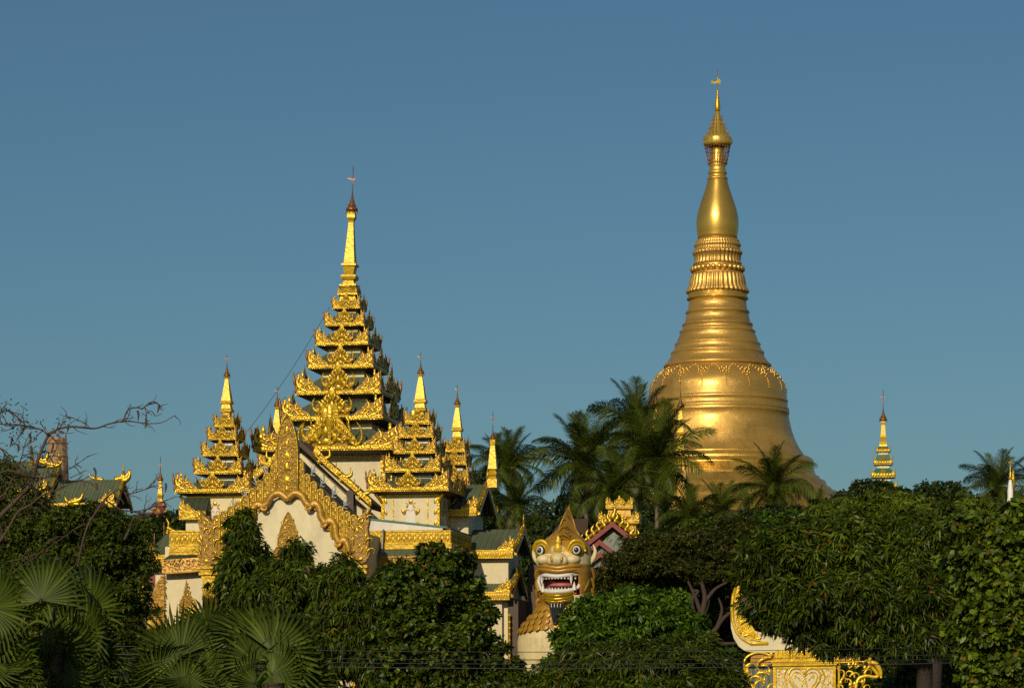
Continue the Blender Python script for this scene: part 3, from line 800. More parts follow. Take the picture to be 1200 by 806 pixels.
# ------------------------------------------------------------------ galleries to the right and to the left of the gable
def right_gallery():
    Y = 112.5; s = Y/F; cx = 480
    t = thing('front_gallery', 'cream gallery with a long golden frieze and white topped ledge right of the scalloped gable', 'gallery', ((cx-600)*s, Y, 0), YAW)
    Z = lambda py: zz(py, Y)
    k = 1/math.cos(R(10))
    x0, x1 = -68*s*k, 48*s*k
    D = 130*s
    mb = MB(); mb.box(x0, x1-1*s, 2*s, D, 0, Z(640)); mb.build('wall', CREAM, t)
    mb = MB(); mb.box(x0, x1, 0, D, Z(643), Z(621.5)); 
    frieze_relief(mb, x0, x1, Z(621.5), Z(643), 0, s)
    M = Matrix.Translation((x1,0,0)) @ Matrix.Rotation(math.pi/2,4,'Z')
    frieze_relief(mb, 0, D, Z(621.5), Z(643), 0, s, M)
    mb.build('golden_frieze', GOLD_BR, t)
    # sloping white parapet with a teal cap
    mb = MB(); P = [(x0,620.8),(x1-10*s,620.8),(x1-10*s,618.5),(x0,606)]
    mb.prism([(x,Z(y)) for x,y in P], 4*s, 30*s); w = mb.build('ledge', WHITE, t)
    mb = MB(); mb.prism([(x0,Z(606)),(x1-10*s,Z(618.5)),(x1-4*s,Z(619)),(x1-4*s,Z(617)),(x0,Z(603.6))], 3*s, 32*s); mb.build('ledge_cap', TEAL, w)
    mb = MB(); mb.prism([(x1+1*s,Z(621.4)),(x1+1*s,Z(619.6)),(x1-5*s,Z(617.6)),(x1-5*s,Z(620.4))], -2*s, D); mb.build('edge_cap', SOFFIT, t)
    # lower lean-to roof and carved hem
    mb = MB(); mb.add([(x0,0,Z(643)),(x1-4*s,0,Z(643)),(x1-4*s,-12*s,Z(651)),(x0,-12*s,Z(651)),(x0,0,Z(644.6)),(x1-4*s,0,Z(644.6)),(x1-4*s,-12*s,Z(652.4)),(x0,-12*s,Z(652.4))],
                      [(0,3,2,1),(4,5,6,7),(3,7,6,2),(0,4,7,3),(1,2,6,5)]); mb.build('lean_to_roof', ROOF, t)
    mb = MB(); mb.box(x0, x1-4*s, -11.6*s, -9.6*s, Z(667), Z(652.2))
    mb.filigree(lambda x,z: True, x0+2*s, x1-6*s, Z(666), Z(654), 3.6*s, -11.8*s, .65*s, seed=8)
    mb.box(x0, x1-4*s, -12.4*s, -9.4*s, Z(654), Z(652.2)); mb.box(x0, x1-4*s, -12.2*s, -9.4*s, Z(668.5), Z(666.8))
    mb.build('carved_hem', OCHRE, t)
    mb = MB(); 
    for x in (-30,20): mb.box(x*s,(x+4)*s,-6*s,2*s,0,Z(668))
    mb.build('pilaster', GOLD, t)
    mb = MB(); mb.tube([(-30*s,-5*s,Z(620)),(-31*s,-5.5*s,Z(628)),(-32*s,-6*s,Z(650))],[1.1*s]*3,8); mb.build('drain_pipe', GREYM, t)
right_gallery()

def left_gallery():
    Y = 113.0; s = Y/F; cx = 218
    t = thing('side_gallery', 'cream gallery with golden frieze and carved hem left of the scalloped gable', 'gallery', ((cx-600)*s, Y, 0), YAW)
    Z = lambda py: zz(py, Y)
    x0, x1 = -26*s, 30*s; D = 120*s
    mb = MB(); mb.box(x0, x1, 2*s, D, 0, Z(640))
    mb.build('wall', CREAM, t)
    mb = MB(); mb.box(x0+6*s, x1, -1*s, D, Z(648), Z(621.5)); frieze_relief(mb, x0+6*s, x1, Z(621.5), Z(646.5), -1*s, s)
    mb.box(x0+5.4*s, x1, -2.4*s, D, Z(650), Z(647.5))
    mb.build('golden_frieze', GOLD_BR, t)
    mb = MB(); mb.add([(x0+6*s,0,Z(650)),(x1,0,Z(650)),(x1,-9*s,Z(655)),(x0,-9*s,Z(656))],[(0,3,2,1),(0,1,2,3)]); mb.build('lean_to_roof', ROOF, t)
    mb = MB()
    mb.add([(x0,-9*s,Z(656)),(x1,-9*s,Z(653)),(x1,-11*s,Z(668)),(x0,-11*s,Z(672)),(x0,-7*s,Z(656)),(x1,-7*s,Z(653)),(x1,-8*s,Z(668)),(x0,-8*s,Z(672))],[(0,3,2,1),(4,5,6,7),(0,1,5,4),(3,7,6,2),(0,4,7,3)])
    mb.filigree(lambda x,z: True, x0+1*s, x1, Z(669), Z(656), 3.4*s, -10.8*s, .75*s, seed=9)
    mb.horn([(x0,Z(672)),(0,Z(671)),(x1,Z(668.5))],1.1*s,1.1*s,-11*s,n=8)
    mb.build('carved_hem', OCHRE, t)
    mb = MB(); L = [(0,679),(-2,690),(-4,698),(-8,705),(-9,716),(-6,740),(10,740),(13,716),(12,706),(6,698),(2,690)]
    mb.prism([(x*s,Z(y)) for x,y in L], .5*s, 2.2*s, 1); mb.filigree(lambda x,z: abs(x-1*s) < (Z(681)-z)*.42-.5*s and abs(x-1*s)<9*s, -9*s, 12*s, Z(738), Z(686), 3.2*s, .3*s, .6*s, seed=4)
    mb.build('leaf_relief', [GOLD,SHADEGOLD], t)
    mb = MB(); P = [(-41,900),(-42,720),(-41,700),(-37,685),(-30,675),(-26,673),(-26,900)]
    mb.prism([(x*s,Z(y)) for x,y in P][::-1], -2*s, 8*s)
    mb.filigree(lambda x,z: x/s > -41+max(0,(z-Z(700))/s)*.45, -41*s, -27*s, Z(760), Z(677), 3.3*s, -2.2*s, .65*s, seed=6)
    mb.build('carved_board', OCHRE, t)
    mb = MB(); mb.box(-47*s,-42*s,0,8*s,0,Z(712)); mb.build('door_post', GOLD_BR, t)
left_gallery()

# ------------------------------------------------------------------ wings with green roofs and flame edged gable ends
def rake_flames(mb, p0, p1, n, hgt, s, y, side, sgn=1):
    """row of flames standing on a sloping edge, drawn in the plane of the gable end"""
    a = Vector(p0); b = Vector(p1); d = (b-a); L = d.length; d.normalize()
    nrm = Vector((-d.y*0, 0, 0))
    for i in range(n):
        q = a+(b-a)*((i+.5)/n)
        ang = math.atan2(d.z, d.y)
        # build with horn in local XZ where local X = world y
        M = Matrix.Translation(q) @ Matrix.Rotation(math.pi/2,4,'Z')
        nx, nz = -math.sin(ang)*sgn, math.cos(ang)
        if nz < 0: nx, nz = -nx, -nz
        h = hgt*(.75+.5*((i*7)%5)/5)
        mb.horn([(0,0),(nx*h*.4+.1*h,nz*h*.35),(nx*h*.5-.12*h,nz*h*.7),(nx*h+.05*h,nz*h+.1*h)], .26*h, .03*h, side, n=7, sides=5, M=M, bulge=.05*h)

def gable_wing(t, s, Z, xa, xb, ye, yr, Wd, y0, fh, wall_to, seg, wall=True, flames=True, wallx=None, back=True):
    """roof with its ridge along local x, gable end on the right; y0 = local y of the front eave; px sizes already local"""
    yc = y0+Wd/2
    mb = MB()
    th = 1.6*s
    for sg,yy in ((-1,y0),(1,y0+Wd)):
        mb.add([(xa,yc,Z(yr)),(xb,yc,Z(yr)),(xb,yy,Z(ye)),(xa,yy,Z(ye)),(xa,yc,Z(yr)-th),(xb,yc,Z(yr)-th),(xb,yy,Z(ye)-th),(xa,yy,Z(ye)-th)],
               [(0,1,2,3) if sg>0 else (0,3,2,1),(4,5,6,7),(0,1,5,4),(1,2,6,5),(2,3,7,6),(3,0,4,7)])
    # standing seams
    n = int((xb-xa)/(3.4*s))
    for i in range(n+1):
        x = xa+(xb-xa)*i/n
        mb.tube([(x,yc,Z(yr)+.1*s),(x,y0,Z(ye)+.1*s)],[.28*s]*2,4)
    r = mb.build('roof', ROOF, t)
    mb = MB()
    mb.box(xa, xb-4*s, y0-1.5*s, y0+1*s, Z(ye+fh), Z(ye)-th)
    n = int((xb-xa)/(3*s)); 
    for i in range(n):
        c = xa+(xb-4*s-xa)*(i+.5)/n; mb.petal(c, Z(ye+fh*.6), 2.8*s, fh*.8*s, y0-1.5*s, 1.0*s, i%2==0)
    mb.box(xa, xb-3*s, y0-2.2*s, y0, Z(ye+2.0), Z(ye)-th*.2)
    # scroll on the right end of the eave
    inst('corner_flame', CORNER, r, TR(xb-2*s, y0-1.6*s, Z(ye), -20*s, 8*s, 15*s))
    mb.build('eave_board', GOLD_BR, r)
    mb = MB()
    # bargeboards at the gable end
    for yy,sg in ((y0-1*s,-1),(y0+Wd+1*s,1)):
        a = Vector((xb+.5*s, yc, Z(yr)+1.5*s)); b = Vector((xb+.5*s, yy, Z(ye)-1*s))
        mb.add([a, b, b+Vector((0,0,-6*s)), a+Vector((0,0,-7*s)), a+Vector((-3*s,0,0)), b+Vector((-3*s,0,0)), b+Vector((-3*s,0,-6*s)), a+Vector((-3*s,0,-7*s))],
               [(0,1,2,3),(4,7,6,5),(0,4,5,1),(1,5,6,2),(2,6,7,3),(0,3,7,4)])
        if flames:
            rake_flames(mb, (xb-1*s, yc, Z(yr)+1*s), (xb-1*s, yy, Z(ye)), 8, 8*s, s, 0, 0)
            M = Matrix.Translation((xb-1*s, yy, Z(ye))) @ Matrix.Rotation(math.pi/2,4,'Z')
            mb.horn([(0,0),(sg*6*s,1*s),(sg*10*s,6*s),(sg*8*s,13*s)], 3*s, .6*s, 0, M=M, bulge=.5*s)
    M = Matrix.Translation((xb-1*s, yc, Z(yr))) @ Matrix.Rotation(math.pi/2,4,'Z')
    mb.horn([(0,0),(1*s,6*s),(-1*s,11*s),(0,18*s)], 2.6*s, .5*s, 0, M=M, bulge=.5*s)
    mb.build('bargeboard', GOLD, r)
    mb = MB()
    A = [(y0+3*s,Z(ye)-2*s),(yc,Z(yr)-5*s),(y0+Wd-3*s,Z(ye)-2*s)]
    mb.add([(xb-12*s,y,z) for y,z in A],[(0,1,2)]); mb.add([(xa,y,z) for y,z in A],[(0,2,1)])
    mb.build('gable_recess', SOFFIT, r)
    if wall:
        x2 = wallx if wallx is not None else xb-14*s
        mb = MB(); mb.box(xa+2*s, x2, y0+9*s, y0+Wd-9*s, wall_to, Z(ye)-th*1.3); mb.build('wall', CREAM, t)
    return r

def right_wing():
    Y = 117.6; s = Y/F; cx = 560
    t = thing('stair_hall', 'cream stairway hall whose three green roofs step down beside the lion head', 'hall', ((cx-600)*s, Y, 0), YAW)
    Z = lambda py: zz(py, Y)
    Xp = lambda px: (px-cx)*s/math.cos(R(10))
    y0 = -20*s
    gable_wing(t, s, Z, Xp(522), Xp(566), 597.5, 565, 110*s, y0, 8, 0, 0, wallx=Xp(551))
    r1 = gable_wing(t, s, Z, Xp(540), Xp(611), 646, 619, 110*s, y0-14*s, 10, 0, 0, wallx=Xp(600))
    gable_wing(t, s, Z, Xp(548), Xp(608.5), 694.5, 666, 100*s, y0-22*s, 10, 0, 0, wallx=Xp(594))
    # intermediate eave line on the lowest roof
    mb = MB(); mb.box(Xp(548),Xp(606), y0+2*s, y0+4*s, Z(681), Z(679)); mb.build('roof_step', SOFFIT, t)
    mb = MB(); mb.box(Xp(600),Xp(612), y0-8*s, y0+60*s, 0, Z(703)); mb.build('column', WOODB, t)
    mb = MB(); mb.tube([(Xp(603),y0-14*s,Z(800)),(Xp(603),y0-14*s,Z(723))],[1.6*s,1.2*s],8); mb.ball((Xp(603),y0-14*s,Z(722)),2*s); 
    for j in range(9): mb.ball((Xp(603),y0-14*s,Z(730+j*7)),2.0*s,n=7,k=4)
    mb.build('gilded_post', GOLD_BR, t)
    # spire on the upper ridge
    spire_parts(t, Xp(574), y0+40*s, Z, s, [(512,1.4),(514,3.2),(517,3.0),(521,2.6),(535,4.0),(548,5.2),(550,3.4),(552,5.2),(555,4.8),(557,3.8),(560,5.4),(570,5.8)], (501,512.5,3.6), 480, 487)
    # dark inner back wall behind the lion
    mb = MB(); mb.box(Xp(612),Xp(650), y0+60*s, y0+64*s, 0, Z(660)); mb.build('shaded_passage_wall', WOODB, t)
right_wing()

def rear_gable():
    # gable roof running between the scalloped front and the tower, only its right edge shows
    Y = 117.0; s = Y/F; cx = 350
    t = thing('nave_roof', 'inner gable roof with a flame edged sloping board between scalloped gable and tall tower', 'roof', ((cx-600)*s, Y, 0), YAW)
    Z = lambda py: zz(py, Y)
    mb = MB()
    for sg in (-1,1):
        mb.add([(0,0,Z(515)),(sg*88*s,0,Z(592)),(sg*88*s,60*s,Z(592)),(0,60*s,Z(515)),(0,0,Z(522)),(sg*88*s,0,Z(598)),(sg*88*s,60*s,Z(598)),(0,60*s,Z(522))],
               [(0,3,2,1),(4,5,6,7),(0,1,5,4),(1,2,6,5),(3,7,6,2)])
    r = mb.build('roof', SOFFIT, t)
    for sg in (-1,1):
        mb = MB()
        P = [(18,531),(88,593),(88,587),(76,577),(60,561),(44,548),(30,534),(22,523)]
        P = [(sg*x*s,Z(y)) for x,y in P]
        mb.prism(P if sg<0 else P[::-1], -5*s, -1*s)
        mb.horn([(sg*x*s,Z(y)) for x,y in [(18,531),(40,551),(62,570),(88,594)]], 1.4*s,1.4*s,-5*s)
        for x,y,h in [(34,540,15),(60,562,13),(82,582,16)]:
            mb.horn([(sg*(x-10)*s,Z(y+2)),(sg*(x-2)*s,Z(y-2)),(sg*(x+4)*s,Z(y-5)),(sg*(x+3)*s,Z(y-h))],3.4*s,.5*s,-3*s,bulge=.6*s)
            mb.curl(sg*(x-12)*s,Z(y-4),R(90)-sg*R(60),14*s,sg*4,1.4*s,-5.5*s)
            mb.tube([(sg*(x-14)*s,-3*s,Z(y-8)),(sg*(x-14)*s,-3*s,Z(y-20))],[1*s,.3*s],5)
        for j in range(11):
            x = 22+j*6; y = 533+j*5.35
            mb.petal(sg*x*s,Z(y),4*s,6*s,-5.1*s,1.4*s,rot=-sg*.8)
        mb.build('bargeboard', GOLD, t)
    mb = MB()
    mb.box(-74*s,74*s,10*s,60*s,0,Z(598)); mb.prism([(-74*s,Z(598)),(74*s,Z(598)),(0,Z(530))][::-1],10*s,60*s); mb.build('wall', CREAM, t)
    mb = MB(); mb.box(58*s,66*s,-1*s,10*s,0,Z(575)); mb.build('dark_post', WOODB, t)
rear_gable()

def left_wing():
    Y = 117.0; s = Y/F; cx = 182
    t = thing('side_porch', 'narrow side porch with two small green roofs left of the golden gate', 'porch', ((cx-600)*s, Y, 0), YAW)
    Z = lambda py: zz(py, Y)
    def lean(x0,x1,xt0,xt1,yt,yb,fb,post):
        mb = MB()
        mb.add([(xt0*s,40*s,Z(yt)),(xt1*s,40*s,Z(yt)),(x1*s,0,Z(yb)),(x0*s,0,Z(yb)),(xt0*s,40*s,Z(yt+3)),(xt1*s,40*s,Z(yt+3)),(x1*s,0,Z(yb+3)),(x0*s,0,Z(yb+3))],[(0,3,2,1),(4,5,6,7),(0,4,7,3),(3,7,6,2),(0,1,5,4),(1,2,6,5)])
        for i in range(8):
            u = i/7; mb.tube([((xt0+(xt1-xt0)*u)*s,40*s,Z(yt)+.2*s),((x0+(x1-x0)*u)*s,0,Z(yb)+.2*s)],[.35*s]*2,4)
        r = mb.build('roof', ROOF, t)
        mb = MB(); mb.box((x0-4)*s,x1*s,-2*s,1*s,Z(fb),Z(yb+1)); mb.box((x0-5)*s,x1*s,-3*s,1*s,Z(yb+2.4),Z(yb))
        n = int((x1-x0)/3)
        for i in range(n): mb.petal((x0+(i+.5)*(x1-x0)/n)*s,Z((yb+fb)/2+1),2.8*s,(fb-yb)*.8*s,-2*s,.9*s,i%2==0)
        mb.build('eave_board', GOLD_BR, r)
        inst('corner_flame', CORNER, r, TR((x0-3)*s,-2*s,Z(yb),20*s,8*s,17*s))
        for k_,q in ((0.0,1),(.45,.8),(.9,.9)):
            inst('corner_post', POST, r, TR((x0+(xt0-x0)*k_-1)*s,40*s*k_,Z(yb+(yt-yb)*k_),7*s,7*s,19*s*q))
        mb = MB(); 
        mb.horn([(xt0*s,Z(yt)),((xt0+2)*s,Z(yt-12)),((xt0-1)*s,Z(yt-18))],2.5*s,.5*s,40*s); mb.horn([((xt0)*s,Z(yt-8)),((xt0+10)*s,Z(yt-3)),((xt1)*s,Z(yt-1))],3*s,1*s,40*s)
        mb.build('ridge_flame', GOLD, r)
    lean(-12,22,2,26,623,650,662,0)
    lean(-17,14,-3,16,674,702,712,0)
    mb = MB(); mb.box(-6*s,30*s,20*s,60*s,0,Z(655)); mb.build('wall', CREAM, t)
    # small bracket roof up beside the left turret
    mb = MB(); mb.add([(28*s,20*s,Z(582)),(60*s,20*s,Z(582)),(60*s,4*s,Z(600)),(28*s,4*s,Z(600))],[(0,3,2,1),(0,1,2,3)]); r = mb.build('roof', ROOF, t)
    mb = MB(); mb.box(28*s,60*s,2*s,5*s,Z(609),Z(599)); mb.build('eave_board', GOLD, r)
    inst('corner_flame', CORNER, r, TR(28*s,2*s,Z(600),20*s,8*s,14*s))
    mb = MB(); mb.box(34*s,60*s,10*s,20*s,Z(650),Z(604)); mb.build('upper_wall', CREAM, t)
left_wing()

# ------------------------------------------------------------------ guardian lion
def lion():
    Y = 112.0; s = Y/F; cx = 662
    t = thing('guardian_lion', 'giant seated guardian lion statue with open mouth, bulging eyes and black beard', 'statue', ((cx-600)*s, Y, 0), R(-9))
    Z = lambda py: zz(py, Y)
    MAR = mat('maroon_mouth_paint', (.22,.03,.035), .5, 0, .3, 3)
    PINK = mat('tongue_paint', (.50,.14,.13), .45, 0, .2, 3)
    TEETH = mat('white_tooth_paint', (.72,.69,.62), .5, 0, .2, 3, .3, 9, dirt=(.42,.36,.26), dscale=3)
    CR = mat('lion_cream_paint', (.70,.58,.30), .55, 0, .25, 1.5, .3, 5, dirt=(.36,.27,.13), dscale=1.6)
    # head: grid of rings
    rows = [(618,8,8,4),(625,16,15,3),(631,24,22,2),(637,30,28,1),(643,33.4,31.5,0),(650,34.5,33,0),(656,34,34,0),(662,34,35,0),(668,34.5,36,0),(672,34.5,36,0),
            (673,34.3,36,0),(678,34,35,0),(684,33.6,34,0),(690,33,33,0),(695,32.6,32,0),(697,32.5,32,0),(698,32.4,32,0),(704,31.5,30,1),(710,31,28,2),(716,31,27,3),(724,36,30,4)]
    n = 72; v = []; f = []; mi = []
    for py,hw,hd,yo in rows:
        for i in range(n):
            a = 2*math.pi*i/n
            c, q = math.cos(a), math.sin(a)
            x = hw*math.copysign(abs(c)**.82, c); y = hd*math.copysign(abs(q)**.82, q)+yo
            if q < 0 and 672.5 < py < 697.5 and abs(x+4) < 25: y = -hd*.35
            if q < 0 and 697 < py < 708: y *= .93
            v.append((x*s, y*s, Z(py)))
    for k in range(len(rows)-1):
        for i in range(n):
            j = (i+1)%n
            f.append((k*n+i,(k+1)*n+i,(k+1)*n+j,k*n+j))
            py = (rows[k][0]+rows[k+1][0])/2; a = 2*math.pi*(i+.5)/n; x = rows[k][1]*math.copysign(abs(math.cos(a))**.82,math.cos(a)); fr = math.sin(a) < -.1
            m_ = 0
            if fr and 672 < py < 698 and abs(x+4) < 26: m_ = 2
            elif fr and 649 < py < 664: m_ = 1
            elif fr and x > 6 and 697 < py < 712: m_ = 1
            mi.append(m_)
    f.append(tuple(range(n)))
    mi.append(0)
    mb = MB(); mb.v = v; mb.f = f; mb.mi = mi; mb.sm = [True]*len(f)
    head = mb.build('head', [OCHRE, CR, MAR], t, TR(0,0,0,.93,1,1))
    # muzzle and nose
    mb = MB()
    mb.ball((-4*s,-34*s,Z(657)), 1, n=20, k=14, sc=(12*s,11*s,8.5*s))
    for sg in (-1,1):
        mb.ball(((-4+sg*8.5)*s,-36*s,Z(658.5)), 1, n=14, k=10, sc=(5.4*s,6.5*s,5.6*s))
        mb.ball(((-4+sg*17)*s,-29*s,Z(657)), 1, n=14, k=10, sc=(11*s,9*s,6.5*s))
        mb.ball(((-4+sg*6.5)*s,-25*s,Z(646)), 1, n=10, k=8, sc=(4*s,9*s,6*s))
    mb.build('muzzle', CR, head)
    for sg in (-1,1):
        mb = MB(); mb.ball((0,0,0),1,n=12,k=8,sc=(2.0*s,1.6*s,3.2*s))
        mb.build('nostril', OCHRE, head, TR((-4+sg*6.2)*s,-43*s,Z(657.5)) @ Matrix.Rotation(sg*.35,4,'Y'))
    mb = MB(); mb.petal(-4*s, Z(644), 12*s, 13*s, -33.5*s, 3*s); mb.petal(-4*s,Z(636),8*s,14*s,-31.5*s,2.5*s); mb.build('brow_ornament', GOLD_BR, head)
    # lips
    mb = MB()
    def lip(pts, r0, r1, yy): 
        mb.horn([(x*s, Z(py), yv*s) for x,py,yv in pts], r0*s, r1*s, n=26, sides=8, flat=1.0, bulge=.6*s)
    lip([(-32,667,-10),(-27,664,-26),(-16,665,-34),(-4,667,-37),(10,665,-35),(22,664,-28),(31,667,-12)], 2.6, 2.6, 0)
    lip([(-32,671,-8),(-28,668,-25),(-16,669,-33.6),(-4,670.5,-36),(10,669,-34.5),(22,668,-27),(31,670,-12)], 2.4, 2.4, 0)
    lip([(-33,674,-4),(-33,684,-12),(-30,694,-18)], 2.6, 2.6, 0); lip([(30,674,-8),(30,684,-14),(26,694,-20)], 2.6, 2.6, 0)
    mb.build('upper_lip', OCHRE, head)
    mb = MB()
    for dy,r in ((698,2.6),(701.5,2.4),(704.5,1.8)):
        lip([(-24,dy-3,-20),(-18,dy,-29),(-6,dy+1.2,-35+ (dy-698)*.4),(6,dy,-32),(14,dy-3,-26)], r, r, 0)
    mb.build('lower_lip', GOLD, head)
    # teeth: gum ridges, incisors and fangs
    mb = MB()
    lip([(-28,676,-21),(-20,675,-31),(-5,676.5,-35),(10,675,-33),(21,673.5,-25)], 2.0, 2.0, 0)
    lip([(-27,691,-20),(-18,693.5,-28),(-5,694,-32.5),(9,693,-29),(20,689,-23)], 2.1, 2.1, 0)
    lip([(-28,675,-21),(-30,682,-20),(-27,691,-20)], 1.8, 1.8, 0); lip([(22,673,-25),(24,681,-23),(20,689,-23)], 2.0, 2.0, 0)
    for i in range(11):
        u = i/10; x = -23+40*u; y = -(26+9.5*math.sin(math.pi*u))
        mb.tube([(x*s,y*s,Z(676)),(x*s,y*s,Z(679.6))],[1.7*s,1.1*s],7); mb.tube([(x*s,(y+2.5)*s,Z(693)),(x*s,(y+2.5)*s,Z(689.4))],[1.7*s,1.0*s],7)
    for x,y,a,b in [(-25,-26,675,686),(13,-33,674,685.5),(-24,-25,694,684),(16,-28,692,682)]:
        mb.tube([(x*s,y*s,Z(a)),(x*s,(y-1)*s,Z((a+b)/2)),((x)*s,(y-.5)*s,Z(b))],[2.4*s,2.0*s,.3*s],8)
    mb.build('teeth', TEETH, head)
    mb = MB(); mb.ball((-1*s,-20*s,Z(686.5)),1,n=16,k=10,sc=(16*s,13*s,3.6*s)); mb.ball((1*s,-15*s,Z(684)),1,n=14,k=8,sc=(9*s,9*s,3.6*s)); mb.build('tongue', PINK, head)
    # eyes
    for sg,xe in ((-1,-27),(1,19.5)):
        ex, ey, ez = xe*s, (-25.5 if sg<0 else -30)*s, Z(646)
        mb = MB(); mb.ball((ex-sg*2.0*s,ey+3.5*s,ez),1,n=20,k=14,sc=(10*s,7*s,10.5*s)); 
        mb.horn([((xe-sg*10)/1*s, Z(655), ey),((xe-sg*11)*s,Z(644),ey-1*s),((xe-sg*4)*s,Z(635.5),ey-1*s),((xe+sg*6)*s,Z(637),ey+2*s),((xe+sg*10)*s,Z(647),ey+5*s)],1.8*s,1.8*s,n=16,sides=7,bulge=.8*s)
        so = mb.build('eye_socket', GOLD_BR, head)
        Me = Matrix.Translation((ex,ey-2.6*s,ez)) @ Matrix.Rotation(-sg*.0 if sg>0 else -.35,4,'Z')
        for nm,r,dpt,mm in (('eye_rim',6.4,-.2,BLACK),('eyeball',5.3,.5,TEETH),('iris',3.3,1.9,BLACK),('iris_ring',0,0,None)):
            if mm is None: continue
            mb = MB(); mb.ball((0,-dpt*s,0),1,n=20,k=12,sc=(r*s,2.6*s,r*s)); mb.build(nm, mm, so, Me)
        mb = MB(); mb.ball((-.8*s,-4.1*s,.9*s),.85*s,n=8,k=6); mb.build('glint_dot', TEETH, so, Me)
    # crown: stacked chevron plates to a peak
    mb = MB()
    for (yt, yb, hw, yf, dep) in [(592,624,13,-6,14),(605,634,21,-15,22),(618,644,31,-25,30)]:
        # a pyramid-like visor with a front ridge
        xm = 4
        A = (xm*s, (yf+10)*s, Z(yt)); B = ((xm-hw-2)*s, (yf+dep*.75)*s, Z(yb)); C = ((xm+hw-2)*s, (yf+dep*.75)*s, Z(yb)); D = ((xm*.3)*s, (yf-5)*s, Z(yb-15)); E = (xm*s, (yf+dep+12)*s, Z(yb-4))
        o = len(mb.v)
        low = [(p[0],p[1],p[2]-2.6*s) for p in (B,D,C,E)]
        mb.add([A,B,D,C,E]+low, [(0,1,2),(0,2,3),(0,3,4),(0,4,1),(1,5,6,2),(2,6,7,3),(3,7,8,4),(4,8,5,1),(5,8,7,6)], 0, False)
        for P,Q in ((A,B),(B,D),(D,C),(C,A)):
            mb.tube([P,Q],[.9*s,1.1*s],6)
    mb.tube([(4*s,4*s,Z(600)),(5*s,4*s,Z(590))],[2*s,.4*s],8)
    for j in range(7):
        for sg in (-1,1):
            q = j/6; mb.ball(((1+sg*(3+24*q))*s,(-29+22*q*q)*s,Z(622+17*q)),1.0*s,n=6,k=4)
    mb.build('crown', OCHRE, head)
    # ears and cheek flames
    for sg in (-1,1):
        mb = MB(); mb.horn([(sg*32*s,Z(660),-4*s),(sg*37*s,Z(654),-6*s),(sg*39*s,Z(646),-4*s),(sg*36*s,Z(638),-2*s)],3.2*s,.5*s,n=10,flat=.5,bulge=1*s); mb.build('ear', CR, head)
        mb = MB()
        for y,a in ((670,0),(682,2),(694,4),(706,5)):
            mb.horn([(sg*30*s,Z(y-4),-6*s),(sg*35*s,Z(y-2),-4*s),(sg*(37-a*.4)*s,Z(y+6),0),(sg*(33-a*.4)*s,Z(y+13),3*s)],2.4*s,1.2*s,n=9,bulge=.6*s)
        mb.build('cheek_mane', OCHRE, head)
    # beard
    mb = MB()
    v = []
    mb.prism([(x*s,Z(y)) for x,y in [(-16,706),(-15,713),(-13,722),(-9,733),(-7,734),(-2,724),(2,714),(4,707)]][::-1], -33*s, -27*s)
    for i in range(5):
        x = -13+i*3.6; mb.horn([(x*s,Z(708)),((x*.7-2)*s,Z(720)),((x*.2-6.4)*s,Z(733))],1.6*s,.4*s,-33.5*s,n=8)
    bd = mb.build('beard', BLACK, head)
    mb = MB()
    for i in range(4): mb.tube([((-12+i*4)*s,-34.5*s,Z(708)),((-11.4+i*3.6)*s,-35*s,Z(712.5))],[1.1*s,.3*s],6)
    mb.build('lower_fangs', TEETH, bd)
    # body
    R_ = [(704,29,26,4),(712,31,27,5),(718,35,29,6),(726,43,33,8),(734,50,37,9),(742,54.5,40,10),(752,56.5,42,11),(770,56,42,12),(800,53,42,14),(850,54,46,18),(921,58,52,24)]
    def ring(mb, rows, n=48, ddx=-1):
        v=[];f=[]
        for py,hw,hd,yo in rows:
            for i in range(n):
                a=2*math.pi*i/n; c,q=math.cos(a),math.sin(a)
                v.append(((hw*math.copysign(abs(c)**.9,c)+ddx)*s,(hd*math.copysign(abs(q)**.9,q)+yo)*s,Z(py)))
        for k in range(len(rows)-1):
            for i in range(n):
                j=(i+1)%n; f.append((k*n+i,(k+1)*n+i,(k+1)*n+j,k*n+j))
        f.append(tuple(range(n))); f.append(tuple(reversed(range((len(rows)-1)*n,len(rows)*n))))
        mb.add(v,f,0,True)
    mb = MB(); ring(mb, R_); body = mb.build('body', CR, t)
    mb = MB()
    def surf(py):
        for p,q in zip(R_,R_[1:]):
            if p[0]<=py<=q[0]:
                w=(py-p[0])/(q[0]-p[0]); return [p[i]+(q[i]-p[i])*w for i in (1,2,3)]
        return R_[-1][1:]
    v=[];f=[]; n=96; ks=[706,712,718,724,730,736,741]
    for k,py in enumerate(ks):
        for i in range(n):
            a=2*math.pi*i/n
            c,q=math.cos(a),math.sin(a)
            pyy = py - (k/6)*9*(max(0,-q))**2*0 + (k/6)*(2.6*abs(math.sin(a*9)) - (6*max(0,-q)**3))
            hw,hd,yo=surf(pyy)
            v.append((((hw+1.6)*math.copysign(abs(c)**.9,c)-1)*s,((hd+1.6)*math.copysign(abs(q)**.9,q)+yo)*s,Z(pyy)))
    for k in range(len(ks)-1):
        for i in range(n):
            j=(i+1)%n; f.append((k*n+i,(k+1)*n+i,(k+1)*n+j,k*n+j))
    mb.add(v,f,0,True)
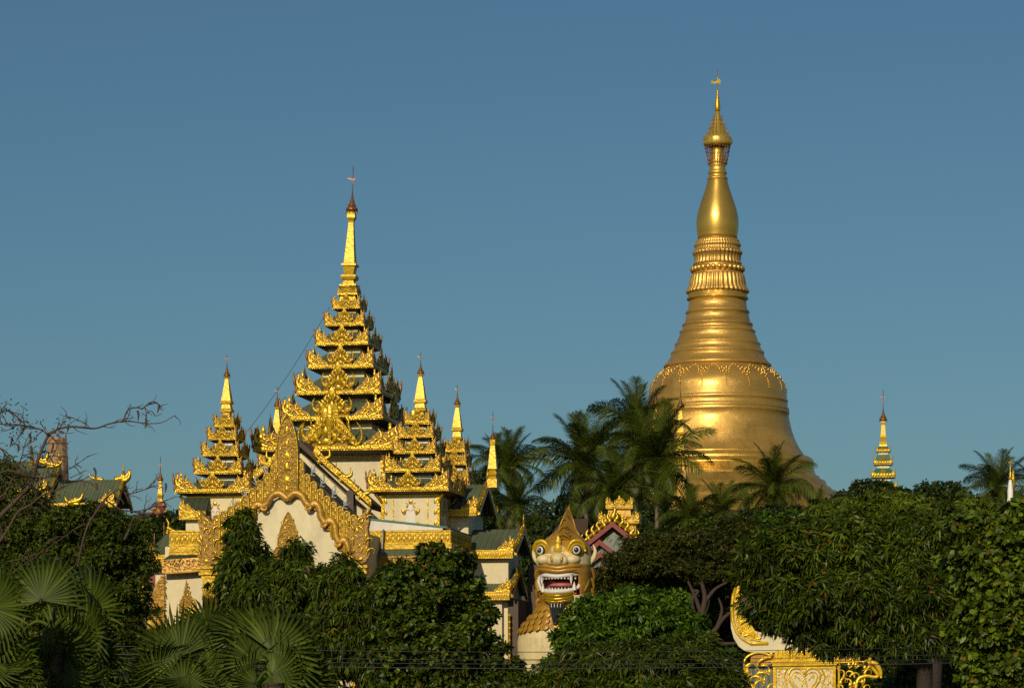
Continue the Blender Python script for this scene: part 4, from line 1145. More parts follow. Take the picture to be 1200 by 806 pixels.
    for row,py in enumerate((716,724,732,739)):
        hw,hd,yo = surf(py)
        nn = 26+row*2
        for i in range(nn):
            a = 2*math.pi*(i+.5*(row%2))/nn; c,q=math.cos(a),math.sin(a)
            if q > .3: continue
            pyy = py-5*max(0,-q)**3
            x=((hw+2.4)*math.copysign(abs(c)**.9,c)-1)*s; y=((hd+2.4)*math.copysign(abs(q)**.9,q)+yo)*s
            M = Matrix.Translation((x,y,Z(pyy))) @ Matrix.Rotation(a+math.pi/2,4,'Z') @ Matrix.Rotation(-.45,4,'X')
            mb.petal(0,0,9.5*s,10*s,0,1.8*s,False,0,M)
    mb.build('mane', OCHRE, body)
    mb = MB(); 
    mb.horn([(-14*s,Z(742)),(-12*s,Z(748)),(-5*s,Z(752)),(2*s,Z(748)),(5*s,Z(741))],1.6*s,1.6*s,-31*s,n=14,bulge=1.2*s)
    for x,y in ((-8,747),(-4,749.5),(0,747),(-4,744)): mb.petal(x*s,Z(y),5*s,7*s,-31.5*s,2*s,False)
    mb.build('chest_pendant', GOLD_BR, body)
    for sg in (-1,1):
        mb = MB(); mb.horn([(sg*34*s,Z(775),-22*s),(sg*36*s,Z(820),-32*s),(sg*36*s,Z(880),-32*s),(sg*36*s,Z(914),-34*s)],14*s,11*s,n=14,sides=14,flat=1)
        mb.ball((sg*36*s,-40*s,Z(913)),1,n=14,k=8,sc=(15*s,20*s,8*s)); mb.build('foreleg', CR, t)
        mb = MB(); mb.ball((sg*46*s,40*s,Z(880)),1,n=16,k=10,sc=(24*s,40*s,42*s)); mb.ball((sg*50*s,5*s,Z(912)),1,n=12,k=8,sc=(14*s,24*s,9*s)); mb.build('haunch', CR, t)
lion()

# ------------------------------------------------------------------ red gabled shrine behind the lion
def red_shrine():
    Y = 150.0; s = Y/F; cx = 722
    t = thing('red_gabled_shrine', 'shrine with nested dark red gable boards and golden ridge ornaments beside the lion', 'shrine', ((cx-600)*s, Y, ground_z((cx-600)*s,Y)), R(-6))
    g0 = ground_z((cx-600)*s,Y)
    Z = lambda py: zz(py, Y)-g0
    PAN = mat('grey_green_panel', (.20,.23,.18), .6, 0, .3, 3, .4, 8)
    mb = MB(); mb.prism([(-70*s,-1),(-70*s,Z(690)),(-4*s,Z(622)),(70*s,Z(684)),(70*s,-1)][::-1], 2*s, 120*s); b = mb.build('wall', PAN, t)
    mb = MB()
    for i in range(60):
        rd = random.Random(i); x = rd.uniform(-28,26); y = rd.uniform(626,665)
        if abs(x+4) < (y-620)*.9: mb.curl(x*s,Z(y),R(90),7*s,rd.choice((-5,5)),.7*s,1.4*s,n=7,sides=4)
    mb.build('panel_scrolls', PAN, b)
    for j,(yt,hw,off) in enumerate([(611,62,0),(632,44,6),(646,36,10),(661,30,14)]):
        mb = MB(); xm = (-4 if j==0 else -20+j*1.0)
        for sg in (-1,1):
            P=[(xm,yt),(xm+sg*hw,yt+hw*.80),(xm+sg*hw,yt+hw*.80+6),(xm,yt+6.5)]
            P=[(x*s,Z(y)) for x,y in P]
            mb.prism(P if sg<0 else P[::-1], (-8+j*1.5)*s, 1*s)
        mb.build('gable_board', RED, t)
    mb = MB()
    for sg in (-1,1):
        mb.tube([(-4*s,-4*s,Z(607)),(sg*62*s-4*s,-4*s,Z(607+50))],[2.2*s,2.2*s],6)
        for i in range(10):
            u=(i+.5)/10; x=-4+sg*62*u; y=607+50*u
            mb.horn([(x*s,Z(y)),((x+sg*3)*s,Z(y-4)),((x-sg*0)*s,Z(y-10))],2.2*s,.4*s,-4*s,n=6,bulge=.6*s)
            mb.petal(x*s,Z(y+1),4*s,5*s,-6*s,1.2*s)
    mb.horn([(-4*s,Z(607)),(-1*s,Z(597)),(-5*s,Z(589))],3.4*s,.5*s,-4*s)
    mb.build('golden_ridge', GOLD, t)
    mb = MB()
    for sg in (-1,1):
        mb.add([(-4*s,-2*s,Z(609)),(-4*s,118*s,Z(609)),(sg*66*s-4*s,118*s,Z(662)),(sg*66*s-4*s,-2*s,Z(662))],[(0,1,2,3),(0,3,2,1)])
    mb.build('roof', RED, t)
    # gold roof turret standing behind
    mb = MB(); mb.sqloft([(Z(640),20*s),(Z(615),20*s),(Z(612),24*s),(Z(609),24*s),(Z(603),14*s),(Z(596),13*s),(Z(594),16*s),(Z(591),16*s),(Z(586),7*s),(Z(581),3*s)], 0, Matrix.Translation((2*s,40*s,0)))
    tw = mb.build('roof_turret', GOLD_OLD, t)
    for yy,h in ((609,24),(591,16)):
        for k in range(4):
            M = Matrix.Translation((2*s,40*s,0)) @ Matrix.Rotation(k*math.pi/2,4,'Z')
            inst('crest', CREST, tw, M @ TR(0,-h*s,Z(yy),h*.7*s,4*s,12*s)); inst('corner_flame', CORNER, tw, M @ TR(-h*s,-h*s,Z(yy),h*.6*s,4*s,11*s)); inst('corner_flame', CORNER, tw, M @ TR(h*s,-h*s,Z(yy),-h*.6*s,4*s,11*s))
    # brown roof to the left
    mb = MB(); mb.add([(-76*s,40*s,Z(616)),(-62*s,20*s,Z(606)),(-34*s,20*s,Z(606)),(-34*s,60*s,Z(616)),(-74*s,0,Z(624)),(-34*s,0,Z(624))],[(0,4,5,2,1),(0,1,2,3)]); mb.build('low_roof', WOODB, t)
    mb = MB(); mb.box(-52*s,22*s,-2*s,2*s,Z(690),Z(682)); 
    mb.filigree(lambda x,z: True,-16*s,14*s,Z(706),Z(682),5*s,-3*s,1.1*s,seed=2); mb.box(-18*s,16*s,-2*s,0,Z(706),Z(682)); mb.build('golden_panel', GOLD, t)
red_shrine()

# ------------------------------------------------------------------ hall at far left, wrapped tower, dark red spire
def left_hall():
    Y = 165.0; s = Y/F; cx = 70
    gz = ground_z((cx-600)*s,Y)
    t = thing('green_roofed_hall', 'long hall with green roofs, gold ridge ends and red walls behind the bare branches', 'hall', ((cx-600)*s, Y, gz), R(-6))
    Z = lambda py: zz(py, Y)-gz
    def roof(xa,xb,ye,yr,Wd,y0,fh=5):
        x0=(xa-cx)*s; x1=(xb-cx)*s
        return gable_wing(t, s, Z, x0, x1, ye, yr, Wd*s, y0*s, fh, 0, 0, wall=False, flames=False)
    roof(57,140,590,560,80,-10)
    roof(-90,60,577,542,90,-6)
    roof(-110,20,560,534,70,30)
    def flame(x,y,w,h,sg,yy=-12):
        x=(x-cx); mb = MB()
        mb.horn([((x-sg*w*.5)*s,Z(y)),(x*s,Z(y-h*.15)),((x+sg*w*.35)*s,Z(y-h*.4)),((x+sg*w*.5)*s,Z(y-h))],h*.28*s,.6*s,yy*s,n=12,bulge=h*.08*s)
        mb.curl((x-sg*w*.3)*s,Z(y),R(90),h*.7*s,-sg*4,h*.1*s,(yy-1)*s)
        mb.curl((x)*s,Z(y-2),R(90),h*.6*s,-sg*4,h*.09*s,(yy-1)*s)
        mb.petal(x*s,Z(y-h*.3),w*.3*s,h*.5*s,(yy-1)*s,2*s)
        mb.build('ridge_flame', GOLD, t)
    flame(106,560,18,8,-1,30); flame(137,560,18,12,1,30); flame(142,562,10,14,1,30)
    flame(40,540,16,14,1,30); flame(56,545,22,10,-1,-8); flame(66,548,18,9,1,-8)
    flame(92,590,18,12,1,-12); flame(88,592,18,10,-1,-12); flame(45,577,26,12,1,-10); flame(20,577,26,10,-1,-10)
    mb = MB(); mb.box(-160*s,60*s,0,60*s,-1,Z(600)); w = mb.build('wall', RED, t)
    mb = MB(); mb.box(58*s,62*s,0,60*s,-1,Z(594)); mb.box(-162*s,64*s,-2*s,0,Z(604),Z(599)); mb.build('frame_bands', GOLD, w)
    for x in (-25,-12,6):
        mb = MB(); mb.box(x*s,(x+6)*s,-6*s,0,-1,Z(592)); mb.build('column', RED, w)
    Y2 = 172.0; s2 = Y2/F
    SACK = mat('woven_matting', (.42,.27,.14), .85, 0, .45, 2.5, .8, 6, col2=(.22,.13,.07), streak=(2,2,.4))
    g2 = ground_z((67-600)*s2,Y2)
    t2 = thing('wrapped_tower', 'squat tower wrapped in brown bamboo matting behind the green hall roof', 'tower', ((67-600)*s2, Y2, g2), R(-10))
    Z2 = lambda py: zz(py, Y2)-g2
    mb = MB()
    rd = random.Random(3); P=[]
    prof = [(Z2(900) if False else -1,15),(Z2(590),14.5),(Z2(560),13.4),(Z2(540),12.6),(Z2(514),11.4),(Z2(513),10.5)]
    mb.lathe([(z,r*s2) for z,r in prof], 10, 0, None, False, rfun=lambda r,t_,z: r*(1+.05*math.sin(t_*3+z*.7)))
    w2 = mb.build('matting', SACK, t2)
    mb = MB()
    for i in range(9):
        a = rd.uniform(0,6.28); r=11*s2
        mb.tube([(r*math.cos(a),r*math.sin(a),Z2(580)),(r*.95*math.cos(a),r*.95*math.sin(a),Z2(514-rd.uniform(0,8)))],[.5*s2]*2,5)
    for y in (520,535,552): mb.tube([(13*s2*math.cos(a/8*math.pi),13*s2*math.sin(a/8*math.pi),Z2(y)) for a in range(17)],[.35*s2]*17,4)
    mb.build('bamboo_poles', BARKL, t2)
    mb = MB()
    for i in range(6): mb.ball(((-8+i*3)*s2,-2*s2,Z2(510-rd.uniform(0,5))),2*s2,n=6,k=4)
    mb.build('top_lumps', BARKL, t2)
left_hall()

def small_pyatthat(cx, Y, label, name, levels, spire, hti, tip, vane, rm, em, wm, base, grp=None):
    s = Y/F; gz = ground_z((cx-600)*s,Y)
    t = thing(name, label, 'tower', ((cx-600)*s, Y, gz), R(-8))
    Z = lambda py: zz(py, Y)-gz
    for i,(eb,et,h,rt,wh) in enumerate(levels):
        M = Matrix.Identity(4)
        mb = MB(); mb.frus(h*s,Z(eb),h*s,Z(et)); 
        for k in range(4): mb.scallops(-h*s,h*s,Z(eb),Z(et),-h*s-.01,3.2*s,.8*s,0,Matrix.Rotation(k*math.pi/2,4,'Z'))
        e = mb.build('eave_board', em, t)
        mb = MB(); mb.frus((h-.6)*s,Z(et),wh*s,Z(rt)); mb.build('roof', rm, e)
        mb = MB(); mb.frus((wh+.5)*s, Z(eb+6), (wh+.5)*s, Z(eb)-.01); mb.build('wall', wm, e)
        for k in range(4):
            Rz = Matrix.Rotation(k*math.pi/2,4,'Z')
            inst('crest', CREST, e, Rz @ TR(0,-h*s,Z(et),h*.5*s,3*s,(eb-rt)*.62*s,rx=R(10)))
            inst('corner_flame', CORNER, e, Rz @ TR(-h*s,-h*s,Z(et),h*.3*s,3*s,(eb-rt)*.5*s)); inst('corner_flame', CORNER, e, Rz @ TR(h*s,-h*s,Z(et),-h*.3*s,3*s,(eb-rt)*.5*s))
    mb = MB(); h = levels[-1][2]*.75; mb.frus(h*s,-1,h*s,Z(levels[-1][0])-.01); mb.build('body', wm, t)
    spire_parts(t,0,0,Z,s,spire,hti,tip,vane)
    return t
GREEN = mat('bright_green_roof', (.03,.15,.07), .5, 0, .3, 3)
small_pyatthat(1035, 420.0, 'slim far tower with green roofs, white storeys and gold spire above the round treetops', 'far_tower',
    [(530,527,8,523,5),(545,541,10.5,533,6.5),(560,555.5,13.5,549,8),(574,570,16,564,10),(590,586,19,580,12)],
    [(492,1.6),(495,2.4),(498,2.0),(510,2.9),(512,3.6),(517,2.6),(518,4.4),(521,4.2),(523,4.6),(524,5)], (478,493,4.4), 457, 465, GREEN, GOLD, WHITE, 600)
small_pyatthat(188, 210.0, 'small dark red roofed tower with a thin spire left of the porch', 'red_tower',
    [(594,592,6,588,4),(603,600,10,596,6),(614,610,14,605,9)],
    [(562,1.2),(565,1.9),(568,1.5),(578,2.6),(580,3.4),(584,2.2),(588,3.6),(590,4)], (549,563,3.4), 535, 545, RED, RED, RED, 640)

def thin_spire(cx, Y, label, base, spire, hti, tip, vane):
    s = Y/F; gz = ground_z((cx-600)*s,Y)
    t = thing('small_spire', label, 'spire', ((cx-600)*s, Y, gz), R(-8))
    Z = lambda py: zz(py, Y)-gz
    spire_parts(t,0,0,Z,s,spire,hti,tip,vane,name='shaft')
    b, h = spire[-1]
    mb = MB(); mb.sqloft([(-1,h*1.5*s),(Z(b+26),h*1.4*s),(Z(b+22),h*1.3*s),(Z(b+14),h*1.2*s),(Z(b+12),h*1.7*s),(Z(b+10),h*1.5*s),(Z(b+5),h*.9*s),(Z(b+3),h*1.4*s),(Z(b),h*1.1*s)]); mb.build('stepped_base', GOLD_OLD, t)
thin_spire(797.5, 430.0, 'slim golden spire in front of the stupa, right of the tallest palm', 560,
    [(476,1.6),(478,2.4),(481,1.8),(494,2.8),(506,3.8),(508,4.6),(511,3.6),(521,3.8),(524,4.6),(533,5)], (462,477,3.9), 440, 446)
thin_spire(768.5, 430.0, 'slim golden spire peeping over the palm crown at the left edge of the stupa', 560,
    [(474,1.4),(476,2.0),(478,1.6),(490,2.4),(502,3.4),(504,4.2),(508,3.4),(520,4)], (459,474,3.6), 440, 446)
thin_spire(1131, 300.0, 'tiny gold tipped finial among the treetops left of the far right palm', 560,
    [(586,.8),(588,1.2),(590,.9),(594,1.8),(597,2.4),(600,2.6)], (578,586,1.0), 568, 573)
thin_spire(938, 150.0, 'little golden finial poking out of the mango foliage', 640,
    [(617,1.2),(619,1.8),(621,2.0),(625,3.4),(628,3.6),(632,4)], (613,618,2.4), 606, 610)

def white_stupa():
    Y = 150.0; s = Y/F; cx = 1184; gz = 0
    t = thing('small_white_stupa', 'small white stupa with golden top at the far right edge', 'stupa', ((cx-600)*s, Y, 0), 0)
    Z = lambda py: zz(py, Y)
    WP = mat('whitewash', (.80,.78,.72), .6, 0, .08, 2)
    mb = MB(); mb.lathe([(0,60*s),(Z(690),46*s),(Z(650),30*s),(Z(630),20*s),(Z(614),18*s),(Z(612),16*s),(Z(608),14*s),(Z(603),13*s),(Z(598),8*s),(Z(595),7*s),(Z(590),4.4*s),(Z(583),3.3*s),(Z(575),3.4*s),(Z(568),2.6*s),(Z(562),1.6*s)],24); mb.build('body', WP, t)
    mb = MB(); mb.lathe([(Z(563),1.4*s),(Z(560),2.4*s),(Z(557),1.4*s),(Z(553),1.2*s),(Z(549),.6*s),(Z(534),.3*s)],10); mb.ball((0,0,Z(545)),1*s); mb.box(-2.4*s,2.4*s,-.2*s,.2*s,Z(542),Z(540.6)); mb.build('finial', GOLD, t)
    mb = MB(); mb.lathe([(Z(580),.8*s),(Z(570),2.0*s),(Z(562),2.6*s),(Z(557),2.0*s),(Z(552),.7*s),(Z(546),.2*s)],10,0,Matrix.Translation((5*s,10*s,0))); mb.build('gilded_bud', GOLD, t)
white_stupa()

# ------------------------------------------------------------------ golden gate top at the bottom right
def sign_gate():
    Y = 76.0; s = Y/F; cx = 943
    t = thing('carved_gateway', 'cream and gold gateway head with crescent ends and a heart panel under the mango tree', 'gateway', ((cx-600)*s, Y, 0), R(-4))
    Z = lambda py: zz(py, Y)
    X = lambda px: (px-cx)*s
    G2 = mat('fresh_gold_paint', (.92,.58,.03), .3, .35, .2, 2, .3, 8, dirt=(.5,.28,.02), dscale=2)
    # crescent (left horn traced; right one mirrored)
    outer = [(866,684),(860,693),(857.5,705),(856.5,720),(857,735),(860,747),(866,757),(874,762.5),(884,764)]
    inner = [(884,752),(878,748),(870,742),(864,732),(861.5,718),(862,704),(866,692),(869,684)]
    mid = [(862.6,688),(859.4,698),(858,712),(859,727),(863,739),(870,747.5),(880,753.5),(900,753)]
    for sg in (1,-1):
        T = (lambda px: (px-cx)*s*sg)
        mb = MB(); P = [(T(x),Z(y)) for x,y in outer+[(943,764),(943,720),(905,722),(898,742)]+[(882,738),(874,728),(870,716),(869,704),(869,690)]]
        mb.prism(P if sg<0 else P[::-1], 0, 12*s); body = mb.build('crescent', CREAM, t)
        mb = MB()
        mb.tube([(T(x),-1.0*s,Z(y)) for x,y in mid],[2.0*s]*len(mid),8); 
        P = [(T(x),Z(y)) for x,y in [(862,690),(860.5,705),(861,720),(864,733),(871,743),(880,749),(892,751),(886,740),(878,728),(873,714),(874,700),(872,688),(868,682)]]
        mb.prism(P[::-1] if sg>0 else P, -1.6*s, .5*s)
        for x,y,a,L,tn in [(866,735,60,18,5),(872,745,30,18,-5),(866,722,80,18,-5),(868,708,100,16,5),(868,696,90,14,-5),(882,748,60,16,5),(876,735,40,12,4),(872,714,60,10,-4),(886,748,0,12,4)]:
            mb.curl(T(x),Z(y),R(90)-sg*R(a-90)*-1,L*s,sg*tn,1.2*s,-2.0*s,n=12,sides=6)
        mb.filigree(lambda x,z: True, min(T(864),T(874)), max(T(864),T(874)), Z(742), Z(690), 4*s, -1.9*s, .7*s, seed=12)
        mb.build('scroll_rim', G2, body)
    # neck, carved band, panel
    mb = MB(); mb.box(X(880),X(1006),4*s,24*s,Z(778),Z(754)); mb.build('neck', OCHRE, t)
    mb = MB()
    mb.box(X(908),X(978),-3*s,10*s,Z(774),Z(763)); mb.filigree(lambda x,z: True, X(910),X(976),Z(773),Z(764),4*s,-3.2*s,.8*s,seed=14)
    mb.box(X(903),X(982),-5*s,10*s,Z(777),Z(774)); mb.box(X(905),X(980),-4*s,10*s,Z(780),Z(777))
    mb.build('carved_band', G2, t)
    mb = MB(); mb.box(X(906),X(979),-1*s,22*s,0,Z(780)); p = mb.build('panel', CREAM, t)
    mb = MB()
    for a,b in ((906,909.5),(975.5,979)): mb.box(X(a),X(b),-3.4*s,0,0,Z(780))
    mb.box(X(909),X(976),-2.6*s,0,Z(783),Z(780))
    for sg in (-1,1):
        c = X(942.5)
        ht = [(0,789),(4,783.5),(10,782),(16,784),(19,790),(17,798),(11,806),(4,813),(0,818)]
        mb.tube([(c+sg*x*s,-2.2*s,Z(y)) for x,y in ht],[1.3*s]*len(ht),6)
        ht2 = [(0,792.5),(4,788.5),(9,786.5),(13.5,788),(15.5,792),(13,799),(8,805),(0,812)]
        mb.tube([(c+sg*x*s,-1.9*s,Z(y)) for x,y in ht2],[.6*s]*len(ht2),5)
        for x,y,a,L,tn in [(3,806,0,14,4),(5,797,20,12,-4),(10,794,20,10,4),(2,800,0,10,3)]:
            mb.curl(c+sg*x*s,Z(y),R(90)-sg*R(a),L*s,sg*tn,.8*s,-1.8*s,n=10)
        mb.filigree(lambda x,z: True, min(c+sg*21*s,c+sg*32*s), max(c+sg*21*s,c+sg*32*s), Z(860), Z(785), 4*s, -1.2*s, .7*s, seed=20+sg)
        mb.tube([(c+sg*20*s,-1.6*s,Z(783)),(c+sg*24*s,-1.6*s,Z(793)),(c+sg*20*s,-1.6*s,Z(806)),(c+sg*22*s,-1.6*s,Z(860))],[.9*s]*4,5)
    mb.build('heart_relief', G2, p)
    # side scroll brackets in open work
    def bracket(spec, name, frame=None):
        mb = MB()
        for x,y,a,L,tn,r in spec:
            mb.curl(X(x),Z(y),R(a),L*s,tn,r*s,2*s,n=16,sides=7,flat=1.2,acc=.9)
        for (x,y,w,h) in [(q[0],q[1]-4,4,6) for q in spec[::2]]: mb.petal(X(x),Z(y),w*s,h*s,0,2*s)
        if frame: 
            for pts,r in frame: mb.horn([(X(x),Z(y)) for x,y in pts], r*s, r*s, 2*s, n=20, flat=1.3)
        mb.build(name, G2, t)
    bracket([(904,770,180,40,4.8,2),(882,776,200,34,5.2,2),(876,790,100,30,-5,1.8),(886,792,60,24,-5,1.8),(896,800,120,34,5,2),(884,806,80,26,-5,1.8),(902,790,150,30,5,1.8),(880,812,60,26,5,1.8),(900,812,100,26,-5,1.8),(892,780,20,20,-5,1.5)],
            'scroll_bracket', [([(905,768),(890,764),(877,768),(872,776),(874,786),(880,792),(877,800),(880,812)],1.5)])
    spec = []
    rd = random.Random(5)
    for i in range(4):
        for j in range(6):
            spec.append((985+i*9+rd.uniform(-2,2), 764+j*10+rd.uniform(-2,2), rd.uniform(30,150), 22, (5 if (i+j)%2 else -5), 1.35))
    bracket(spec, 'lattice_bracket', [([(983,760),(983,850)],1.5),([(1019,770),(1019,782)],2.0),([(984,776),(1019,774)],1.0)])
    mb = MB()
    mb.horn([(X(1019),Z(775)),(X(1026),Z(778)),(X(1031),Z(786)),(X(1032),Z(794))],3*s,1.2*s,0*s,n=12,bulge=1*s); mb.horn([(X(1020),Z(780)),(X(1028),Z(790)),(X(1025),Z(793)),(X(1012),Z(792)),(X(1003),Z(802)),(X(1001),Z(850))],2.2*s,2.0*s,0,n=24)
    mb.horn([(X(1012),Z(757)),(X(1020),Z(754)),(X(1028),Z(748)),(X(1034),Z(742))],3.4*s,.7*s,0,n=10,bulge=.8*s); mb.horn([(X(1014),Z(752)),(X(1018),Z(748)),(X(1017),Z(744))],2*s,.5*s,0,n=8)
    mb.build('horn_tip', G2, t)
sign_gate()

def shed():
    Y = 95.0; s = Y/F
    t = thing('tin_shed', 'grey green corrugated tin shed behind the scroll bracket of the gateway', 'shed', ((865-600)*s, Y, 0), R(-5))
    Z = lambda py: zz(py,Y)
    m = ribbed_roof('grey_tin', (.14,.18,.15), .35)
    mb = MB(); mb.prism([(-40*s,0),(-40*s,Z(792)),(-22*s,Z(783)),(40*s,Z(783)),(40*s,0)][::-1],0,70*s); mb.build('tin_wall', m, t)
    mb = MB(); mb.add([(-42*s,-3*s,Z(792)),(-22*s,-3*s,Z(781.5)),(42*s,-3*s,Z(781.5)),(42*s,75*s,Z(774)),(-42*s,75*s,Z(782))],[(0,1,2,3,4),(0,4,3,2,1)]); mb.build('roof', m, t)
shed()

# ------------------------------------------------------------------ cables
def cable(name, label, p0, p1, sag, r, group=None):
    a = W(*p0); b = W(*p1); pts = []
    for i in range(25):
        u = i/24; q = a+(b-a)*u; q.z -= sag*4*u*(1-u); pts.append(q)
    mb = MB(); mb.tube(pts,[r]*25,5); o = mb.build(name, BLACK); tag(o, label, 'cable', group); return o
cable('guy_wire','thin guy wire slanting from the tallest tower down to the left turret',(386,360,124),(290,505,122),.22,.010)
for i,(y,dy,lab) in enumerate([(758,1,'highest of the thin power cables crossing low in front of the trees'),(767.5,.5,'power cable just under the highest one, crossing low in front of the trees'),(772,1,'power cable in the middle of the bundle crossing low in front of the trees'),(777.5,.3,'thick lowest power cable crossing low in front of the trees')]):
    cable('power_cable', lab, (-60,y-8,44), (1260,y+dy-6,44), .16, .0055 if i<3 else .009, 'power cables across the foreground')

# ------------------------------------------------------------------ vegetation
def mesh_np(name, V, quads, mats, tris=None, mi=None, smooth=False):
    me = bpy.data.meshes.new(name)
    V = np.asarray(V, dtype=np.float32).reshape(-1,3)
    nq = len(quads); nt_ = 0 if tris is None else len(tris)
    loops = np.asarray(quads, dtype=np.int32).ravel()
    starts = np.arange(nq)*4
    if nt_:
        loops = np.concatenate([loops, np.asarray(tris, dtype=np.int32).ravel()])
        starts = np.concatenate([starts, nq*4+np.arange(nt_)*3])
    me.vertices.add(len(V)); me.vertices.foreach_set('co', V.ravel())
    me.loops.add(len(loops)); me.loops.foreach_set('vertex_index', loops)
    me.polygons.add(nq+nt_); me.polygons.foreach_set('loop_start', starts.astype(np.int32))
    if not isinstance(mats,(list,tuple)): mats=[mats]
    for m in mats: me.materials.append(m)
    if mi is not None: me.polygons.foreach_set('material_index', mi.astype(np.int32))
    me.update(calc_edges=True); me.validate()
    return me
def unit(a): return a/np.maximum(np.linalg.norm(a,axis=-1,keepdims=True),1e-9)

def leaves(P, D, S, L, Wd, droop, round_=False):
    """P base, D direction, S side direction; one bent folded leaf each"""
    n = len(P); L = L[:,None]; Wd = Wd[:,None]
    dz = np.array([0,0,-1.0])
    N = unit(np.cross(S, D))
    t = P + D*L + dz*L*droop*.5
    if round_:
        l1 = P + D*L*.25 - S*Wd*.42; r1 = P + D*L*.25 + S*Wd*.42
        l2 = P + D*L*.72 - S*Wd*.40 + dz*L*droop*.25; r2 = P + D*L*.72 + S*Wd*.40 + dz*L*droop*.25
        c = P + D*L*.5 - N*Wd*.12 + dz*L*droop*.15
        V = np.stack([P,r1,r2,t,l2,l1,c],1).reshape(-1,3)
        b = (np.arange(n)*7)[:,None]
        q = np.concatenate([b+np.array([[0,1,6,5]]), b+np.array([[1,2,3,6]]), b+np.array([[5,6,3,4]])])
        return V, q, None
    m = P + D*L*.5 + dz*L*droop*.15
    l = P + D*L*.42 - S*Wd*.5 + N*Wd*.18 + dz*L*droop*.1
    r = P + D*L*.42 + S*Wd*.5 + N*Wd*.18 + dz*L*droop*.1
    V = np.stack([P,r,t,l,m],1).reshape(-1,3)
    b = (np.arange(n)*5)[:,None]
    q = b+np.array([[0,1,4,3]])
    tr = np.concatenate([b+np.array([[4,1,2]]), b+np.array([[4,2,3]])])
    return V, q, tr

def blob_noise(d, rng, k=5, f=3.0):
    o = np.zeros(len(d))
    for i in range(k):
        w = rng.normal(size=3)*f; o += np.sin(d@w + rng.uniform(0,6.28))
    return o/k

def crown(lobes, Y, leaf, width, droop, k, density, seed, depth=1.0, up=.25, fill=.5, rough=.2, spread=.9, clump=11.0, gap=.40, round_=False, boughs=1.0, dens=.145, fork=.72, nlimb=6):
    """lobes in photograph pixels (cx, cy, rx, ry[, dY metres]) at distance Y; every lobe is a heap of leafy clumps"""
    rng = np.random.default_rng(seed)
    s = Y/F
    C = []; Rr = []
    for lb in lobes:
        cx,cy,rx,ry = lb[:4]; dy = lb[4] if len(lb)>4 else 0.0
        c = np.array(W(cx,cy,Y)); c[1] += dy
        C.append(c); Rr.append(np.array([rx*s, (rx+ry)*.5*s*depth, ry*s]))
    # uneven outline: smaller boughs pushing out of every lobe
    for c,r in list(zip(C,Rr)):
        if min(r[0],r[2])/s < 13: continue
        for _ in range(int((3+r[0]/s/9)*boughs)):
            dd = unit(rng.normal(size=3)+np.array([0,-.4,.25])); q = rng.uniform(.26,.46)
            C.append(c+dd*r*rng.uniform(.78,1.02)); Rr.append(np.array([q*r.mean()*rng.uniform(1,1.5),q*r.mean(),q*r.mean()*rng.uniform(.6,.95)]))
    nl = len(lobes)
    SC=[];SR=[];SN=[]
    for i,(c,r) in enumerate(zip(C,Rr)):
        area = 4*math.pi*((((r[0]*r[1])**1.6+(r[0]*r[2])**1.6+(r[1]*r[2])**1.6)/3)**(1/1.6))/(s*s)
        n = int(area/(clump*clump)*gap*1.25)+6
        d = unit(rng.normal(size=(n,3))); d = d[(d[:,1]<.5)&(d[:,2]>-.93)]
        rr = rng.uniform(.45,1.1,len(d))**.6*(1+rough*1.9*blob_noise(d,np.random.default_rng(seed*31+i)))
        p = c+d*(r-clump*s*.35)*rr[:,None]
        ok = np.ones(len(p),bool)
        for j,(c2,r2) in enumerate(zip(C,Rr)):
            if j!=i: ok &= (np.linalg.norm((p-c2)/r2,axis=1) > .60)
        SC.append(p[ok]); SN.append(d[ok]); SR.append(clump*s*rng.uniform(.6,1.35,ok.sum()))
    SC=np.concatenate(SC); SN=np.concatenate(SN); SR=np.concatenate(SR)
    per = np.maximum(3,(4*math.pi*(SR/s)**2*density*dens).astype(int))
    idx = np.repeat(np.arange(len(SC)), per)
    d = unit(rng.normal(size=(len(idx),3)) + SN[idx]*.55)
    P = SC[idx] + d*SR[idx][:,None]*np.array([1.1,1.0,.72])*rng.uniform(.5,1.08,len(idx))[:,None]
    Nn = unit(d*.75+SN[idx]*.5)
    # darker filling further inside
    for i,(c,r) in enumerate(zip(C,Rr)):
        m = int(4*math.pi*r[0]*r[2]/(s*s)*density*fill*.55)
        dd = unit(rng.normal(size=(m,3))); pp = c+dd*r*rng.uniform(.2,.62,m)[:,None]
        keep = dd[:,1]<.4
        P = np.concatenate([P,pp[keep]]); Nn = np.concatenate([Nn,dd[keep]])
    m = len(P)
    ax = unit(Nn*.8 + np.array([0,0,up]) + rng.normal(size=(m,3))*.35)
    u = unit(np.cross(ax, np.array([0.13,0.2,1.0]))); v = np.cross(ax,u)
    ph = rng.uniform(0,6.28,m)
    LP=[];LD=[];LS=[];LL=[];LW=[]
    for j in range(k):
        a = ph + 2*math.pi*j/k + rng.normal(size=m)*.25
        rad = u*np.cos(a)[:,None] + v*np.sin(a)[:,None]
        D = unit(rad*spread + ax*.55 + np.array([0,0,-droop*.8]) + rng.normal(size=(m,3))*.15)
        S = unit(np.cross(D, ax+rng.normal(size=(m,3))*.3))
        LP.append(P + rng.normal(size=(m,3))*leaf*s*.12); LD.append(D); LS.append(S)
        LL.append(leaf*s*rng.uniform(.7,1.25,m)); LW.append(width*s*rng.uniform(.8,1.2,m))
    return leaves(np.concatenate(LP),np.concatenate(LD),np.concatenate(LS),np.concatenate(LL),np.concatenate(LW),droop,round_), C[:nl], Rr[:nl], P

